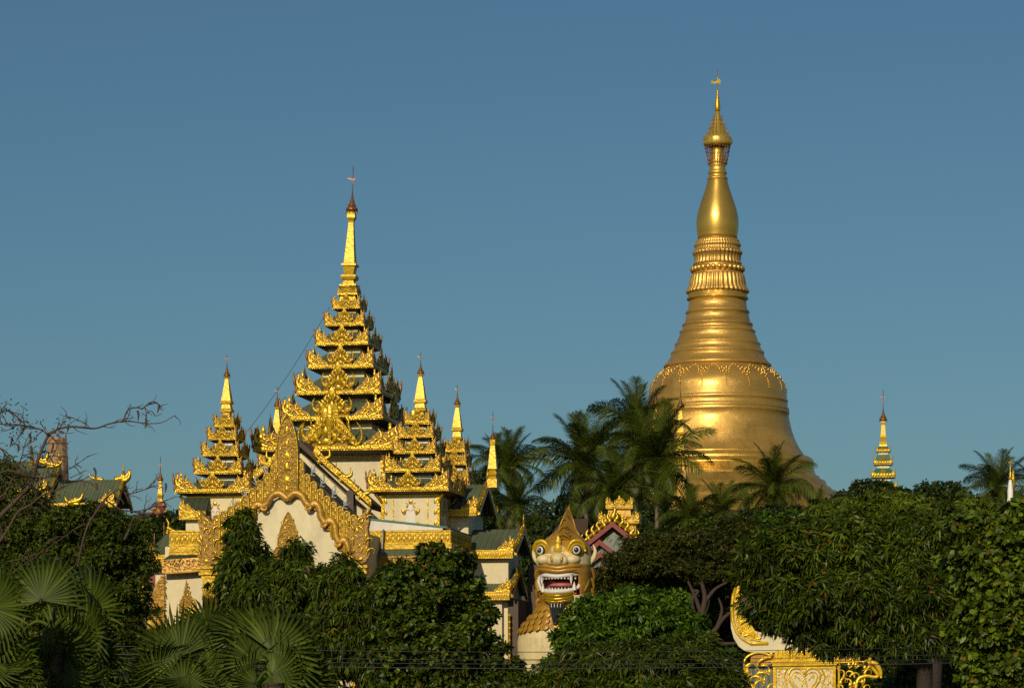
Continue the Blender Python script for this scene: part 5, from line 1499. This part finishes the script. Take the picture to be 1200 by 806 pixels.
def limb(mb, a, b, r0, r1, n=8, sag=.1, rd=random, sides=8):
    a=Vector(a); b=Vector(b); pts=[]; rr=[]
    perp = Vector((rd.uniform(-1,1),rd.uniform(-1,1),rd.uniform(-.3,.3)))*(b-a).length*sag
    for i in range(n+1):
        u=i/n; pts.append(a+(b-a)*u+perp*math.sin(math.pi*u)+Vector((rd.uniform(-1,1),rd.uniform(-1,1),0))*(b-a).length*.012); rr.append(r0*(1-u)+r1*u)
    mb.tube(pts, rr, sides)

def tree(name, label, lobes, Y, leaf, width, droop, k, density, m, seed, group=None, trunk=None, trunk_r=.25, bark=None, twigs=0, **kw):
    (V,q,tr), C, Rr, P = crown(lobes, Y, leaf, width, droop, k, density, seed, **kw)
    s = Y/F
    c0 = np.mean(C,axis=0)
    bx = (trunk-600)*s if trunk is not None else c0[0]
    gz = ground_z(bx, Y)
    t = thing(name, label, 'tree', (bx, Y, gz), 0, group)
    V = V - np.array([bx, Y, gz])
    me = mesh_np('crown', V, q, m, tr)
    inst('crown', me, t)
    rd = random.Random(seed)
    mb = MB()
    fork = Vector((rd.uniform(-.3,.3), 0, max(1.0, (min(c[2]-r[2] for c,r in zip(C,Rr))-gz)*kw.get('fork',.72))))
    limb(mb, (0,0,-.3), fork, trunk_r*1.3, trunk_r, 8, .03, rd, 10)
    tk = mb.build('trunk', bark or BARK, t)
    for c,r in sorted(zip(C,Rr),key=lambda q:-q[1][0])[:kw.get('nlimb',6)]:
        mb = MB(); tgt = Vector(c)-Vector((bx,Y,gz))
        limb(mb, fork, tgt, trunk_r*.42, trunk_r*.1, 8, .12, rd, 7)
        for i in range(twigs):
            d = Vector((rd.uniform(-1,1),rd.uniform(-1,.3),rd.uniform(-.3,1))).normalized()
            limb(mb, tgt*(.7+.3*rd.random())+fork*0, tgt+Vector((d.x*r[0],d.y*r[1],d.z*r[2]))*.9, trunk_r*.16, .012, 6, .12, rd, 5)
        mb.build('limb', bark or BARK, t)
    return t

# broad leaved trees close to the temple
G1 = 'trees in front of the temple'
tree('ashoka_tree','slender drooping tree standing in front of the left half of the scalloped gable',
     [(286,652,27,40),(284,624,17,20),(287,690,30,40),(285,730,34,40),(283,610,8,12)], 96, 9,2.4,.65,7,.055, L_MANGO, 1, G1, trunk_r=.14, boughs=0, clump=8, rough=.28, up=0.0, spread=.5, fill=.5)
tree('ashoka_tree','rounder drooping tree below the golden leaf relief of the gable',
     [(345,672,24,28),(347,645,13,14),(377,684,22,22),(330,705,36,36),(376,720,36,40),(352,760,45,40)], 94, 9,2.4,.65,7,.055, L_MANGO, 2, G1, trunk_r=.16, boughs=.3, clump=9, rough=.28, up=0.0, spread=.5)
tree('ashoka_tree','dark drooping tree right of the gable base, beside the round leaved tree',
     [(404,702,26,36),(402,668,9,16),(430,712,34,36),(398,750,36,40),(440,760,36,44),(455,690,20,22),(468,668,10,10)], 90, 9,2.4,.65,7,.055, L_MANGO, 3, G1, trunk_r=.15, up=0.0, spread=.5)
tree('round_leaved_tree','tall bushy tree with small glossy leaves against the carved hem and the stair hall wall',
     [(520,668,38,26),(505,650,16,10),(540,655,14,12),(500,700,46,40),(546,706,27,32),(516,745,60,50),(560,768,24,30),(480,770,60,46),(552,735,28,28),(600,794,14,20),(530,800,80,40)], 84, 5.6,3.6,.25,6,.050, L_ROUND, 4, G1, trunk_r=.18, twigs=4, fill=.35, round_=True, clump=9, gap=.34, boughs=.5)
tree('mango_tree','dense dark tree crowding the bottom edge under the lion',
     [(668,800,40,30),(706,800,52,38),(760,800,58,40),(812,798,40,34),(620,816,34,24),(694,776,40,18),(740,776,50,22)], 66, 9,2.3,.6,8,.055, L_MANGO, 5, G1, trunk_r=.2)
tree('light_green_tree','bright green leafy tree partly covering the chest of the lion',
     [(704,722,34,22),(684,738,18,14),(740,720,40,26),(782,714,20,16),(764,738,36,24),(716,750,50,22),(800,740,22,20),(668,758,12,10),(838,775,16,16)], 80, 9,3.2,.35,7,.050, L_LIGHT, 6, G1, trunk_r=.16, fill=.4)
tree('light_green_tree','small dark green shrubby tree tucked under the tin shed at the gateway',
     [(838,790,22,24),(815,765,26,18),(850,800,20,16)], 70, 9,2.6,.4,7,.055, L_MANGO, 7, G1, trunk_r=.1)
# rain tree with visible limbs
rt = tree('rain_tree','spreading feathery rain tree behind the gateway with bare reddish limbs showing underneath',
     [(780,642,44,16),(820,640,50,18),(742,662,28,14),(785,662,56,18),(840,665,44,24),(860,640,36,22),(720,690,34,22,1),(762,690,44,22,1),(805,688,36,16,1),(855,628,30,14),(880,650,30,30),(848,700,22,22,2)], 118, 4.2,1.5,.15,7,.11, L_FERN, 8, None, trunk=822, trunk_r=.14, bark=BARK, up=.5, fill=.5, rough=.22, clump=9, gap=.6)
def rain_limbs():
    Y=112; s=Y/F; base=W(822,900,Y)
    t = thing('bare_limbed_tree','forked reddish trunk and limbs rising from the dark gap left of the gateway','tree',(base.x,Y,0))
    def seg(lst, nm):
        mb=MB(); mb.horn([((x-822)*s, zz(y,Y), dy) for x,y,dy in [(a,b,0) for a,b,*_ in lst]], lst[0][2]*s, lst[-1][2]*s, n=20, sides=8, flat=1); return mb.build(nm,BARKR,t)
    seg([(824,905,7),(823,800,5),(822,745,4.4),(823,720,4),(826,700,3),(822,680,2)],'trunk')
    seg([(828,800,4.4),(832,750,4),(840,735,3.2),(850,722,2.4),(866,712,1.6)],'limb')
    seg([(822,745,4),(812,715,2.6),(810,700,2.6),(807,694,1.2)],'limb')
    seg([(823,722,3),(815,700,2),(806,680,1.4)],'limb'); seg([(826,705,2.6),(838,690,1.8),(852,682,1.2)],'limb'); seg([(810,702,2),(818,693,1.4),(812,692,1.8)],'limb')
    seg([(840,735,2.4),(846,715,1.6),(842,700,1)],'limb'); seg([(832,752,3),(850,754,2),(876,752,1.6)],'limb')
rain_limbs()
# big mango on the right
tree('mango_tree','broad mango tree with long hanging leaves hiding the middle of the carved gateway',
     [(925,672,52,46),(975,654,56,40),(1038,656,54,38),(1090,662,54,52),(900,650,24,34),(930,710,44,34),(985,705,54,48),(1045,700,60,44),(1096,710,44,40),(960,740,30,22),(898,690,22,24),(1000,630,40,24),(1064,628,36,20),(940,632,30,24),(1010,738,40,20),(890,668,16,20),(1075,742,46,22),(1120,745,34,24)], 62, 11,2.6,.5,8,.045, L_MANGO, 9, None, dens=.11, trunk=1085, trunk_r=.17, spread=.95, fork=.97, nlimb=4)
tree('mango_tree','yellow tinged mango crown rising behind the big broad mango at right',
     [(1040,612,60,26),(1095,606,50,24),(1140,612,40,28),(990,612,40,22),(1120,640,50,30),(1178,618,40,24)], 80, 9,2.2,.75,8,.05, L_YG, 10, None, trunk_r=.2, spread=.75)
tree('broadleaf_tree','right edge tree with big rounded bright green leaves',
     [(1178,650,52,34),(1150,625,28,16),(1185,690,46,40),(1160,680,34,26),(1185,735,48,36),(1150,735,30,16),(1190,780,44,36),(1165,770,30,16),(1200,620,30,24),(1140,655,20,12)], 44, 9,6.0,.25,5,.026, L_BIG, 11, None, dens=.15, trunk=1215, trunk_r=.2, fill=.6, rough=.25, round_=True, clump=14, gap=.5)
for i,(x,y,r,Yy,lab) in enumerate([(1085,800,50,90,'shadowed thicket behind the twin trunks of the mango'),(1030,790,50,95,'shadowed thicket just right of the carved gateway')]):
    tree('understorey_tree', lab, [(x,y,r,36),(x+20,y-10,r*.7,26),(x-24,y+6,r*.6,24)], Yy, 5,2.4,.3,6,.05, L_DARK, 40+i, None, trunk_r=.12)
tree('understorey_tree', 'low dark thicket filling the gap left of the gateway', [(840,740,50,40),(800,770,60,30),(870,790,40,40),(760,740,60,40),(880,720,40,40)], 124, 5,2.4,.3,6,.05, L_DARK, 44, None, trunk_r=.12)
# trees behind
BG = 'round crowned trees on the pagoda hill'
def far(label, lobes, Y, seed, leaf=4.2, m=None, dens=.10, **kw):
    tree('hill_tree', label, lobes, Y, leaf, leaf*.55,.2,6,dens, m or L_FARD, seed, BG, trunk_r=.35, **kw)
far('rounded dark tree directly under the slim far tower', [(1022,588,32,22),(1000,592,24,14),(1050,594,24,14),(1030,578,16,12)], 300, 20)
far('dark lumpy tree standing between the slim far tower and the far right palm', [(1105,585,22,16),(1125,592,26,14),(1085,592,18,12),(1092,578,10,8),(1150,600,24,14)], 280, 21)
far('dark tree behind the small pair of palms beside the roof spire', [(560,575,14,20),(568,600,14,20)], 230, 22)
far('dark round tree between the stair hall and the tip of the lion crown', [(640,626,20,18),(628,640,18,18),(655,640,20,16)], 190, 23)
far('bright rounded bush in front of the palm trunks at the right foot of the stupa', [(915,612,22,12),(940,618,22,10),(900,622,20,12),(960,622,24,12)], 170, 24, m=L_LIGHT)
far('low tree in front of the stupa terraces, under the middle palms', [(830,630,36,14),(870,632,34,12),(800,636,30,12),(770,640,30,12)], 180, 25, m=L_MANGO)
far('broad tree on the slope behind the mango crown, under the right foot of the stupa', [(985,612,34,16),(955,610,28,14),(1015,612,36,14)], 200, 26, m=L_MANGO)
far('dark tree beyond the red roofed tower at left', [(205,618,26,14),(176,622,26,16),(225,616,18,14),(190,640,40,24)], 190, 27)
far('wide low tree along the slope behind the gate', [(880,622,34,14),(850,624,30,12),(905,612,26,16)], 200, 28)
far('dark tree along the slope at the right edge of the frame', [(1180,600,40,18),(1150,604,30,14),(1210,606,34,20)], 230, 29)
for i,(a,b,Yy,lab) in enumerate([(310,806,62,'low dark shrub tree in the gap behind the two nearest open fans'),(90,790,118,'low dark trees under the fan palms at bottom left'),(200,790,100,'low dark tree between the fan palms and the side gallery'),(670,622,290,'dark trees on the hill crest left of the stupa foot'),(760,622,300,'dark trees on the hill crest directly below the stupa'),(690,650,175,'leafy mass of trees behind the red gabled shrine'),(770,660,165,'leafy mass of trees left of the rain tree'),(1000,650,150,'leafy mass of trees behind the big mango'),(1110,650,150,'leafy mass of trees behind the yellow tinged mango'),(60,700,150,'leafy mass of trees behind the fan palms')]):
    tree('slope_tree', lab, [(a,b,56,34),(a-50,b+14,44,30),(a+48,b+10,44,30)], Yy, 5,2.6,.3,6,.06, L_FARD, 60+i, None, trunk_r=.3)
# fine leaved tree at left
tree('tamarind_tree','fine leaved green tree below the green roofed hall, tangled with bare branches',
     [(60,625,60,28),(120,622,40,24),(20,640,40,34),(90,655,60,30),(140,650,30,26),(30,690,56,40),(100,690,56,36),(145,700,34,40),(100,740,70,40),(10,610,26,20),(30,596,20,10),(150,622,18,14)], 104, 4.4,1.9,.2,7,.095, L_MANGO, 12, None, trunk_r=.3, fill=.3, rough=.22)
tree('tamarind_tree','sparse leafy crown at the far left edge over the hall roof',
     [(10,565,30,26),(-10,590,30,26),(30,588,26,14)], 88, 4.4,2.0,.2,5,.030, L_MANGO, 13, None, trunk=-30, trunk_r=.15, fill=.3, rough=.3)

# ------------------------------------------------------------------ coconut palms
def frond_mesh(seed, L=1.0, droop=1.0, twist=0.0, leaflet=.30, dry=False):
    """unit frond leaving the origin along +x, rising then arching down"""
    rng = np.random.default_rng(seed)
    n = 50
    u = np.linspace(0,1,n)
    ang = R(28) - droop*1.75*u**1.9
    dx = np.cos(ang)/n*L; dz = np.sin(ang)/n*L
    x = np.concatenate([[0],np.cumsum(dx)[:-1]]); z = np.concatenate([[0],np.cumsum(dz)[:-1]])
    mb = MB(); mb.tube([(a,0.0001*i,b) for i,(a,b) in enumerate(zip(x[::3],z[::3]))],[.013*(1-q)+.003 for q in u[::3]],5)
    V=list(mb.v); Q=[f for f in mb.f if len(f)==4]; nV=len(V)
    vs=[];qs=[]
    for side in (-1,1):
        for i in range(3,n):
            for rep in range(2):
                q = u[i]-(rep*.5/n)
                T = np.array([math.cos(ang[i]),0,math.sin(ang[i])])
                Nn = np.array([-math.sin(ang[i]),0,math.cos(ang[i])])
                ll = leaflet*(math.sin(math.pi*(q*.86+.10))**.6)*rng.uniform(.85,1.1)
                tw = twist
                d = np.array([0,side,0])*.72 + T*(.55+.4*q) + Nn*(.22-.30*droop*q+tw*side)+rng.normal(size=3)*.07 
                d = d/np.linalg.norm(d)
                p0 = np.array([x[i]-rep*.5*dx[i],0,z[i]-rep*.5*dz[i]])
                w = .0052*rng.uniform(.8,1.2)
                sdir = T*w
                m1 = p0 + d*ll*.5 + np.array([0,0,-1])*ll*.12*droop
                dd = d + np.array([0,0,-1])*(.8+.8*rng.random())*min(droop,.9); dd/=np.linalg.norm(dd)
                p2 = m1 + dd*ll*.5
                b = nV+len(vs)
                vs += [p0-sdir, p0+sdir, m1+sdir, m1-sdir, p2+sdir*.15, p2-sdir*.15]
                qs += [(b,b+1,b+2,b+3),(b+3,b+2,b+4,b+5)]
    V += [tuple(v) for v in vs]
    return mesh_np('frond', V, Q+qs, L_DRY if dry else L_PALM)
FR = [frond_mesh(1,1,.28), frond_mesh(2,1,.5,.15), frond_mesh(3,1,.75,-.1), frond_mesh(4,1,.95,.1), frond_mesh(5,1,1.15), frond_mesh(6,1,.6,.3)]
FRD = frond_mesh(9,.8,1.5,0,.16,True)
COCO = mat('coconut_husk', (.16,.13,.03), .6, 0, .4, 5)
def coconut(cx, cy, Rpx, Y, label, seed, n=26, lean=0.0, dry=3, wind=0.0, base_x=None):
    s = Y/F; c = W(cx,cy,Y); bx = c.x - lean*s if base_x is None else (base_x-600)*s
    gz = ground_z(bx,Y)
    t = thing('coconut_palm', label, 'palm tree', (bx,Y,gz), 0, 'coconut palms on the pagoda hill')
    rd = random.Random(seed)
    top = Vector((c.x-bx, 0, c.z-gz))
    mb = MB(); pts=[];rr=[]
    for i in range(15):
        u=i/14; pts.append(Vector((top.x*u**1.6, .2*math.sin(u*3), top.z*u-.3*(1-u)))); rr.append(.24*(1-u)+.15*u + (.10 if i==0 else 0))
    mb.tube(pts, rr, 10); mb.build('trunk', BARKL, t)
    L = Rpx*s*1.1; n = int(n*1.15)
    for i in range(n):
        u = (i+.5)/n
        az = i*2.39996 + rd.uniform(-.2,.2)
        el = 88 - 128*u**.95 + rd.uniform(-9,9)           # young fronds upright, old ones hanging
        k = 0 if u<.22 else (1 if u<.4 else rd.choice((1,2,3,5)) if u<.7 else rd.choice((3,4,4,2)))
        Lf = L*(1.0+.18*math.sin(math.pi*min(1,u*1.1)))*rd.uniform(.9,1.12)
        M = Matrix.Translation(top) @ Matrix.Rotation(az,4,'Z') @ Matrix.Rotation(-R(el-28),4,'Y') @ Matrix.Rotation(rd.uniform(-.5,.5),4,'X') @ Matrix.Diagonal((Lf,Lf,Lf,1))
        inst('frond', FR[k], t, M)
    for i in range(dry):
        M = Matrix.Translation(top-Vector((0,0,.2))) @ Matrix.Rotation(rd.uniform(0,6.28),4,'Z') @ Matrix.Rotation(R(75),4,'Y') @ Matrix.Diagonal((L*.9,L*.9,L*.9,1))
        inst('dry_frond', FRD, t, M)
    mb = MB()
    for i in range(9):
        a = rd.uniform(0,6.28); mb.ball((0,0,0),.17,n=8,k=6,sc=(1,1,1.2)) if i==0 else None
    me = mesh_of(mb, 'coconut', COCO)
    for i in range(9):
        a = i*.7+rd.random()*.3; inst('coconut', me, t, Matrix.Translation(top+Vector((.38*math.cos(a),.38*math.sin(a),-.25-.3*rd.random()))))
    return t
coconut(686,544,60,235,'left of the two tall palms between lion and stupa, standing clear against the sky',101,30,lean=-4)
coconut(747,500,51,262,'highest palm, behind the bushy palm at the left edge of the stupa',102,26,lean=4)
coconut(770,538,58,225,'biggest bushy palm overlapping the lower left of the stupa, with hanging dead fronds',103,34,lean=0,dry=8)
coconut(722,574,46,190,'drooping palm crown squeezed between the two tall palms',104,22,lean=0)
coconut(845,600,34,215,'small low palm in front of the golden terraces of the stupa',105,20)
coconut(808,606,36,210,'low palm immediately right of the biggest bushy palm',106,20)
coconut(906,572,46,240,'palm in front of the right foot of the stupa',107,28,lean=3)
coconut(958,602,28,240,'leaning palm at the right foot of the stupa, next to the mango crown',108,22,lean=8)
coconut(597,545,40,230,'palm rising just right of the roof spire',109,24,lean=6)
coconut(606,592,38,205,'lower palm between roof spire and stair hall gable',110,24,lean=-2)
coconut(1170,570,40,170,'lone palm at far right beside the small white stupa',111,24,lean=2)
coconut(1222,580,44,160,'palm cut by the right edge of the frame',112,20)
coconut(580,540,30,260,'partly hidden palm crown left of the roof spire',113,18)

# ------------------------------------------------------------------ fan palms
def fan_mesh(seed, span=215, n=27, droop=.25, cut=.48, tipdroop=.4):
    rng = np.random.default_rng(seed); V=[];Q=[]
    a0 = -R(span)/2
    for i in range(n):
        am = a0 + R(span)*(i+.5)/n; da = R(span)/n/2
        Rr = rng.uniform(.92,1.05)*(1-.10*abs(am)/R(span/2))
        bend = rng.uniform(.7,1.3)*tipdroop
        def pt(r, a, lift):
            # fan lies in XZ plane (up = +z), folded, curving backwards (y) towards the tip
            y = -droop*r*r*.5 + lift
            return (r*math.sin(a), y + .12*math.cos(a*2)*r*0, r*math.cos(a))
        b = len(V)
        fold = .055
        r1 = cut*rng.uniform(.95,1.05)
        V += [pt(.02,am,0), pt(r1,am-da,0), pt(r1,am+da*.5,fold*1.3), pt(r1,am+da,0)]
        w = da*.50
        r2 = (r1+Rr)/2
        p = [pt(r2,am-w*.8,0), pt(r2,am+w*.5,fold*1.1), pt(r2,am+w*.8,0), pt(Rr,am+rng.uniform(-.012,.012),-.01)]
        sag = bend*(Rr-r1)
        p[0]=(p[0][0],p[0][1]-.02,p[0][2]-sag*.12); p[1]=(p[1][0],p[1][1]-.02,p[1][2]-sag*.12); p[2]=(p[2][0],p[2][1]-.02,p[2][2]-sag*.12)
        p[3]=(p[3][0],p[3][1]-.06*bend,p[3][2]-sag*.5*rng.uniform(.3,1.5))
        V += p
        Q += [(b,b+1,b+2,b+2),(b,b+2,b+3,b+3)]
        Q += [(b+1,b+4,b+5,b+2),(b+2,b+5,b+6,b+3)]
        Q += [(b+4,b+7,b+5,b+5),(b+5,b+7,b+6,b+6)]
    quads=[q for q in Q if q[2]!=q[3]]; tris=[q[:3] for q in Q if q[2]==q[3]]
    return mesh_np('fan_leaf', V, quads, L_FAN, tris)
FANS = [fan_mesh(1),fan_mesh(2,180,22,.35),fan_mesh(3,240,30,.2,.42,.8),fan_mesh(4,190,24,.5,.3,1.6)]
def fan_palm(cx, cy, Y, label, fans, seed, dead=4):
    """fans: (hub px x, hub px y, radius px, roll deg, tilt deg, turn deg, mesh, dY)"""
    s = Y/F; c = W(cx,cy,Y); t = thing('fan_palm', label, 'palm tree', (c.x,Y,0), 0, 'fan palms at the bottom left')
    mb = MB(); mb.tube([(0,0,-.2),(.05,.05,c.z*.5),(0,0,c.z)],[.2,.17,.15],10); mb.build('trunk', BARKL, t)
    rd = random.Random(seed)
    hub = Vector((0,0,c.z))
    for f in fans:
        x,y,r,roll,tilt,turn,k,dy = f
        p = W(x,y,Y+dy)-Vector((c.x,Y,0)); L = 1.1*r*(Y+dy)/F
        M = Matrix.Translation(p) @ Matrix.Rotation(R(turn),4,'Z') @ Matrix.Rotation(R(roll),4,'Y') @ Matrix.Rotation(R(tilt),4,'X')
        fo = inst('fan_leaf', FANS[k], t, M @ Matrix.Diagonal((L,L,L,1)))
        mb = MB(); mid = (hub+p)*.5+Vector((0,.1,.15)); 
        mb.horn([(hub.x,hub.z,hub.y),(mid.x,mid.z,mid.y),(p.x,p.z,p.y)],.03,.018,n=10); mb.build('petiole', L_FAN, t)
    for i in range(dead):
        p = hub+Vector((rd.uniform(-.5,.5),rd.uniform(-.4,.1),rd.uniform(-.9,-.3))); L = 60*s
        inst('fan_leaf', FANS[3], t, Matrix.Translation(p) @ Matrix.Rotation(rd.uniform(-.8,.8),4,'Z') @ Matrix.Rotation(R(180+rd.uniform(-30,30)),4,'Y') @ Matrix.Rotation(rd.uniform(-.2,.5),4,'X') @ Matrix.Diagonal((L,L,L,1)))
fan_palm(62,735,40,'fan palm at bottom left, its tallest fan held upright',
    [(48,703,60,-6,-8,0,0,0),(28,706,50,-50,10,25,1,.3),(100,716,62,55,5,-20,0,.3),(96,742,66,75,15,-25,2,.1),(52,742,52,150,10,10,3,-.3),(20,745,60,-95,10,20,2,.1),(75,760,56,100,20,-10,0,.0),(45,775,60,-140,10,10,3,.0),(110,770,60,30,25,-10,1,.4),(20,790,60,-30,5,10,0,.2),(84,800,60,10,0,0,1,.1),(70,690,50,30,25,0,1,.8)], 1)
fan_palm(-20,730,38,'fan palm cut by the left edge, long stiff blades reaching in',
    [(-10,712,62,60,5,-15,0,0),(-12,735,62,95,10,-10,2,.1),(-5,770,62,70,5,0,0,.1),(-20,690,60,20,10,0,1,.2),(0,795,60,40,10,0,1,.1)], 2)
fan_palm(232,800,38,'fan palm whose wide open fan spreads left in front of the side gallery',
    [(212,768,66,-38,-6,8,0,0),(208,778,62,-88,5,12,0,.1),(246,742,50,6,20,0,1,.6),(235,770,58,30,-10,-10,0,.2),(222,790,50,160,5,0,3,-.2),(190,800,60,-60,8,10,2,.0),(250,795,58,60,10,-10,1,.1),(215,806,50,-10,0,0,2,-.2)], 3)
fan_palm(322,800,37,'fan palm with an upright half open fan, rightmost of the fan palms',
    [(300,752,62,14,12,0,1,.3),(318,762,62,52,0,-8,0,0),(330,772,66,82,8,-16,0,.1),(300,775,56,-30,5,5,1,.2),(318,790,56,110,10,-5,2,.0),(345,800,56,50,10,0,0,.2),(300,800,56,-100,10,5,3,-.1),(355,806,60,20,15,-10,1,.4),(285,745,52,-14,18,5,0,.5)], 4)

# ------------------------------------------------------------------ bare tree at left
def bare_tree():
    Y=72; s=Y/F; bx=(-70-600)*s
    t = thing('bare_tree','nearly leafless tree reaching twisted branches and curled pods across the left sky','tree',(bx,Y,0))
    BB = mat('bare_branch_bark', (.085,.05,.035), .8, 0, .4, 6, .5, 20)
    rd = random.Random(77); 
    def P(x,y,d=0): return ((x-600)*s-bx, zz(y,Y), d)   # (x, z, y) order used by horn
    tips = []
    def br(pts, r0, r1, name='branch', par=None, twig=.5, tl=26):
        mb = MB(); mb.horn([P(x,y,rd.uniform(-.15,.15)) for x,y in pts], r0*.8*s, r1*.8*s, n=len(pts)*5, sides=7, flat=1)
        # twigs along it
        n = int(len(pts)*2.4*twig)
        for i in range(n):
            k = rd.randrange(len(pts)-1); u=rd.random()
            x = pts[k][0]*(1-u)+pts[k+1][0]*u; y = pts[k][1]*(1-u)+pts[k+1][1]*u
            a = rd.uniform(-1.2,1.2)+math.atan2(-(pts[k+1][1]-pts[k][1]),pts[k+1][0]-pts[k][0]); L = rd.uniform(.4,1)*tl
            c = [(x,y)]; 
            for j in range(4):
                a += rd.uniform(-.5,.5); c.append((c[-1][0]+L/4*math.cos(a), c[-1][1]-L/4*math.sin(a)))
            mb.horn([P(px_,py_) for px_,py_ in c], .55*s+r1*s*.2, .22*s, n=8, sides=5, flat=1)
            if rd.random()<.5:
                a2=a+rd.uniform(-1,1); q=c[2]; mb.horn([P(*q),P(q[0]+L*.2*math.cos(a2),q[1]-L*.2*math.sin(a2)),P(q[0]+L*.4*math.cos(a2+.3),q[1]-L*.4*math.sin(a2+.3))],.35*s,.18*s,n=5,sides=4,flat=1)
            tips.append(c[-1])
        return mb.build(name, BB, t)
    mb = MB(); mb.horn([(0,-.3),P(-60,760)[:2],P(-40,690)[:2],P(-20,640)[:2]], 14*s, 6*s, n=16, sides=10, flat=1); mb.build('trunk', BB, t)
    br([(-20,640),(0,606),(18,588),(36,565),(45,540),(52,520),(57,510),(68,502)],3.6,1.6,twig=.8)
    br([(68,502),(84,500),(98,501),(112,501),(128,497),(142,493),(152,493),(166,495),(176,496),(190,494),(205,487)],1.6,.5,twig=.55,tl=22)
    br([(57,510),(48,503),(36,500),(20,497),(6,497),(-10,495)],1.4,.8,twig=1,tl=30)
    br([(-8,490),(2,482),(10,481),(18,486),(25,493),(31,499)],1.0,.7,twig=.8,tl=18)
    br([(145,492),(147,484),(152,479),(160,477),(166,478),(176,472),(184,472),(190,481)],1.2,.5,twig=.5,tl=16)
    br([(170,496),(171,488),(173,483),(178,482),(182,487),(190,485)],.9,.4,twig=.4,tl=10)
    br([(57,508),(66,520),(60,540)],1.0,.5,twig=1); br([(104,500),(100,496),(92,492),(84,489),(78,487)],.8,.4,twig=.6,tl=14)
    br([(-30,650),(-5,640),(10,620),(22,600),(36,592),(50,580),(70,572),(84,566),(100,560)],2.4,.5,twig=1.4,tl=30)
    br([(-10,560),(10,552),(30,556),(48,560),(66,556),(84,560)],1.4,.4,twig=1.4,tl=26)
    br([(90,665),(96,640),(104,616),(114,598),(124,584),(138,573),(150,578),(166,574),(184,568)],1.9,.5,twig=1.0,tl=22)
    br([(124,586),(140,596),(156,599),(174,596),(190,588),(204,583)],1.2,.4,twig=1.1,tl=18)
    br([(145,632),(152,618),(156,608),(164,602),(172,596)],1.6,.8,twig=.6)
    br([(0,660),(40,650),(70,632),(92,616)],1.1,.4,twig=.8); br([(0,690),(20,668),(44,650),(58,630)],1.2,.5,twig=.8); br([(60,560),(84,548),(96,540),(104,534)],.8,.3,twig=1,tl=16)
    br([(-20,600),(10,570),(24,540),(30,516)],1.6,.5,twig=1.4,tl=26); br([(-10,520),(8,530),(14,545),(30,552)],1.0,.4,twig=1.2)
    # hanging pods
    for x,y,L in [(80,497,9),(161,481,12),(171,490,12),(20,520,10),(14,512,12),(34,508,12),(194,566,11),(112,566,9),(36,522,10),(110,548,12),(62,520,10),(186,474,10)]:
        mb = MB(); a = rd.uniform(-.4,.4); mb.horn([P(x,y),P(x+L*.3*math.sin(a)+1,y+L*.4),P(x+L*.5*math.sin(a),y+L)],1.2*s,.5*s,n=8,sides=6,flat=1,bulge=.4*s); mb.build('seed_pod', SOFFIT, t)
    # few remaining leaves
    rng = np.random.default_rng(5); pts=[]
    for x,y in tips:
        if x<75 and rng.random()<.75:
            for _ in range(7): pts.append(P(x+rng.uniform(-6,6),y+rng.uniform(-5,5)))
    A = np.array(pts); A[:,[1,2]] = A[:,[2,1]]
    A = np.array([[p[0],rng.uniform(-.2,.2),p[1]] for p in pts])
    n=len(A); D=unit(rng.normal(size=(n,3))+np.array([0,0,-.3])); S=unit(np.cross(D,rng.normal(size=(n,3))))
    V,q,tr = leaves(A,D,S,np.full(n,4.2*s),np.full(n,1.9*s),.3)
    inst('leaf_sprays', mesh_np('leaf_sprays',V,q,L_MANGO,tr), t)
bare_tree()
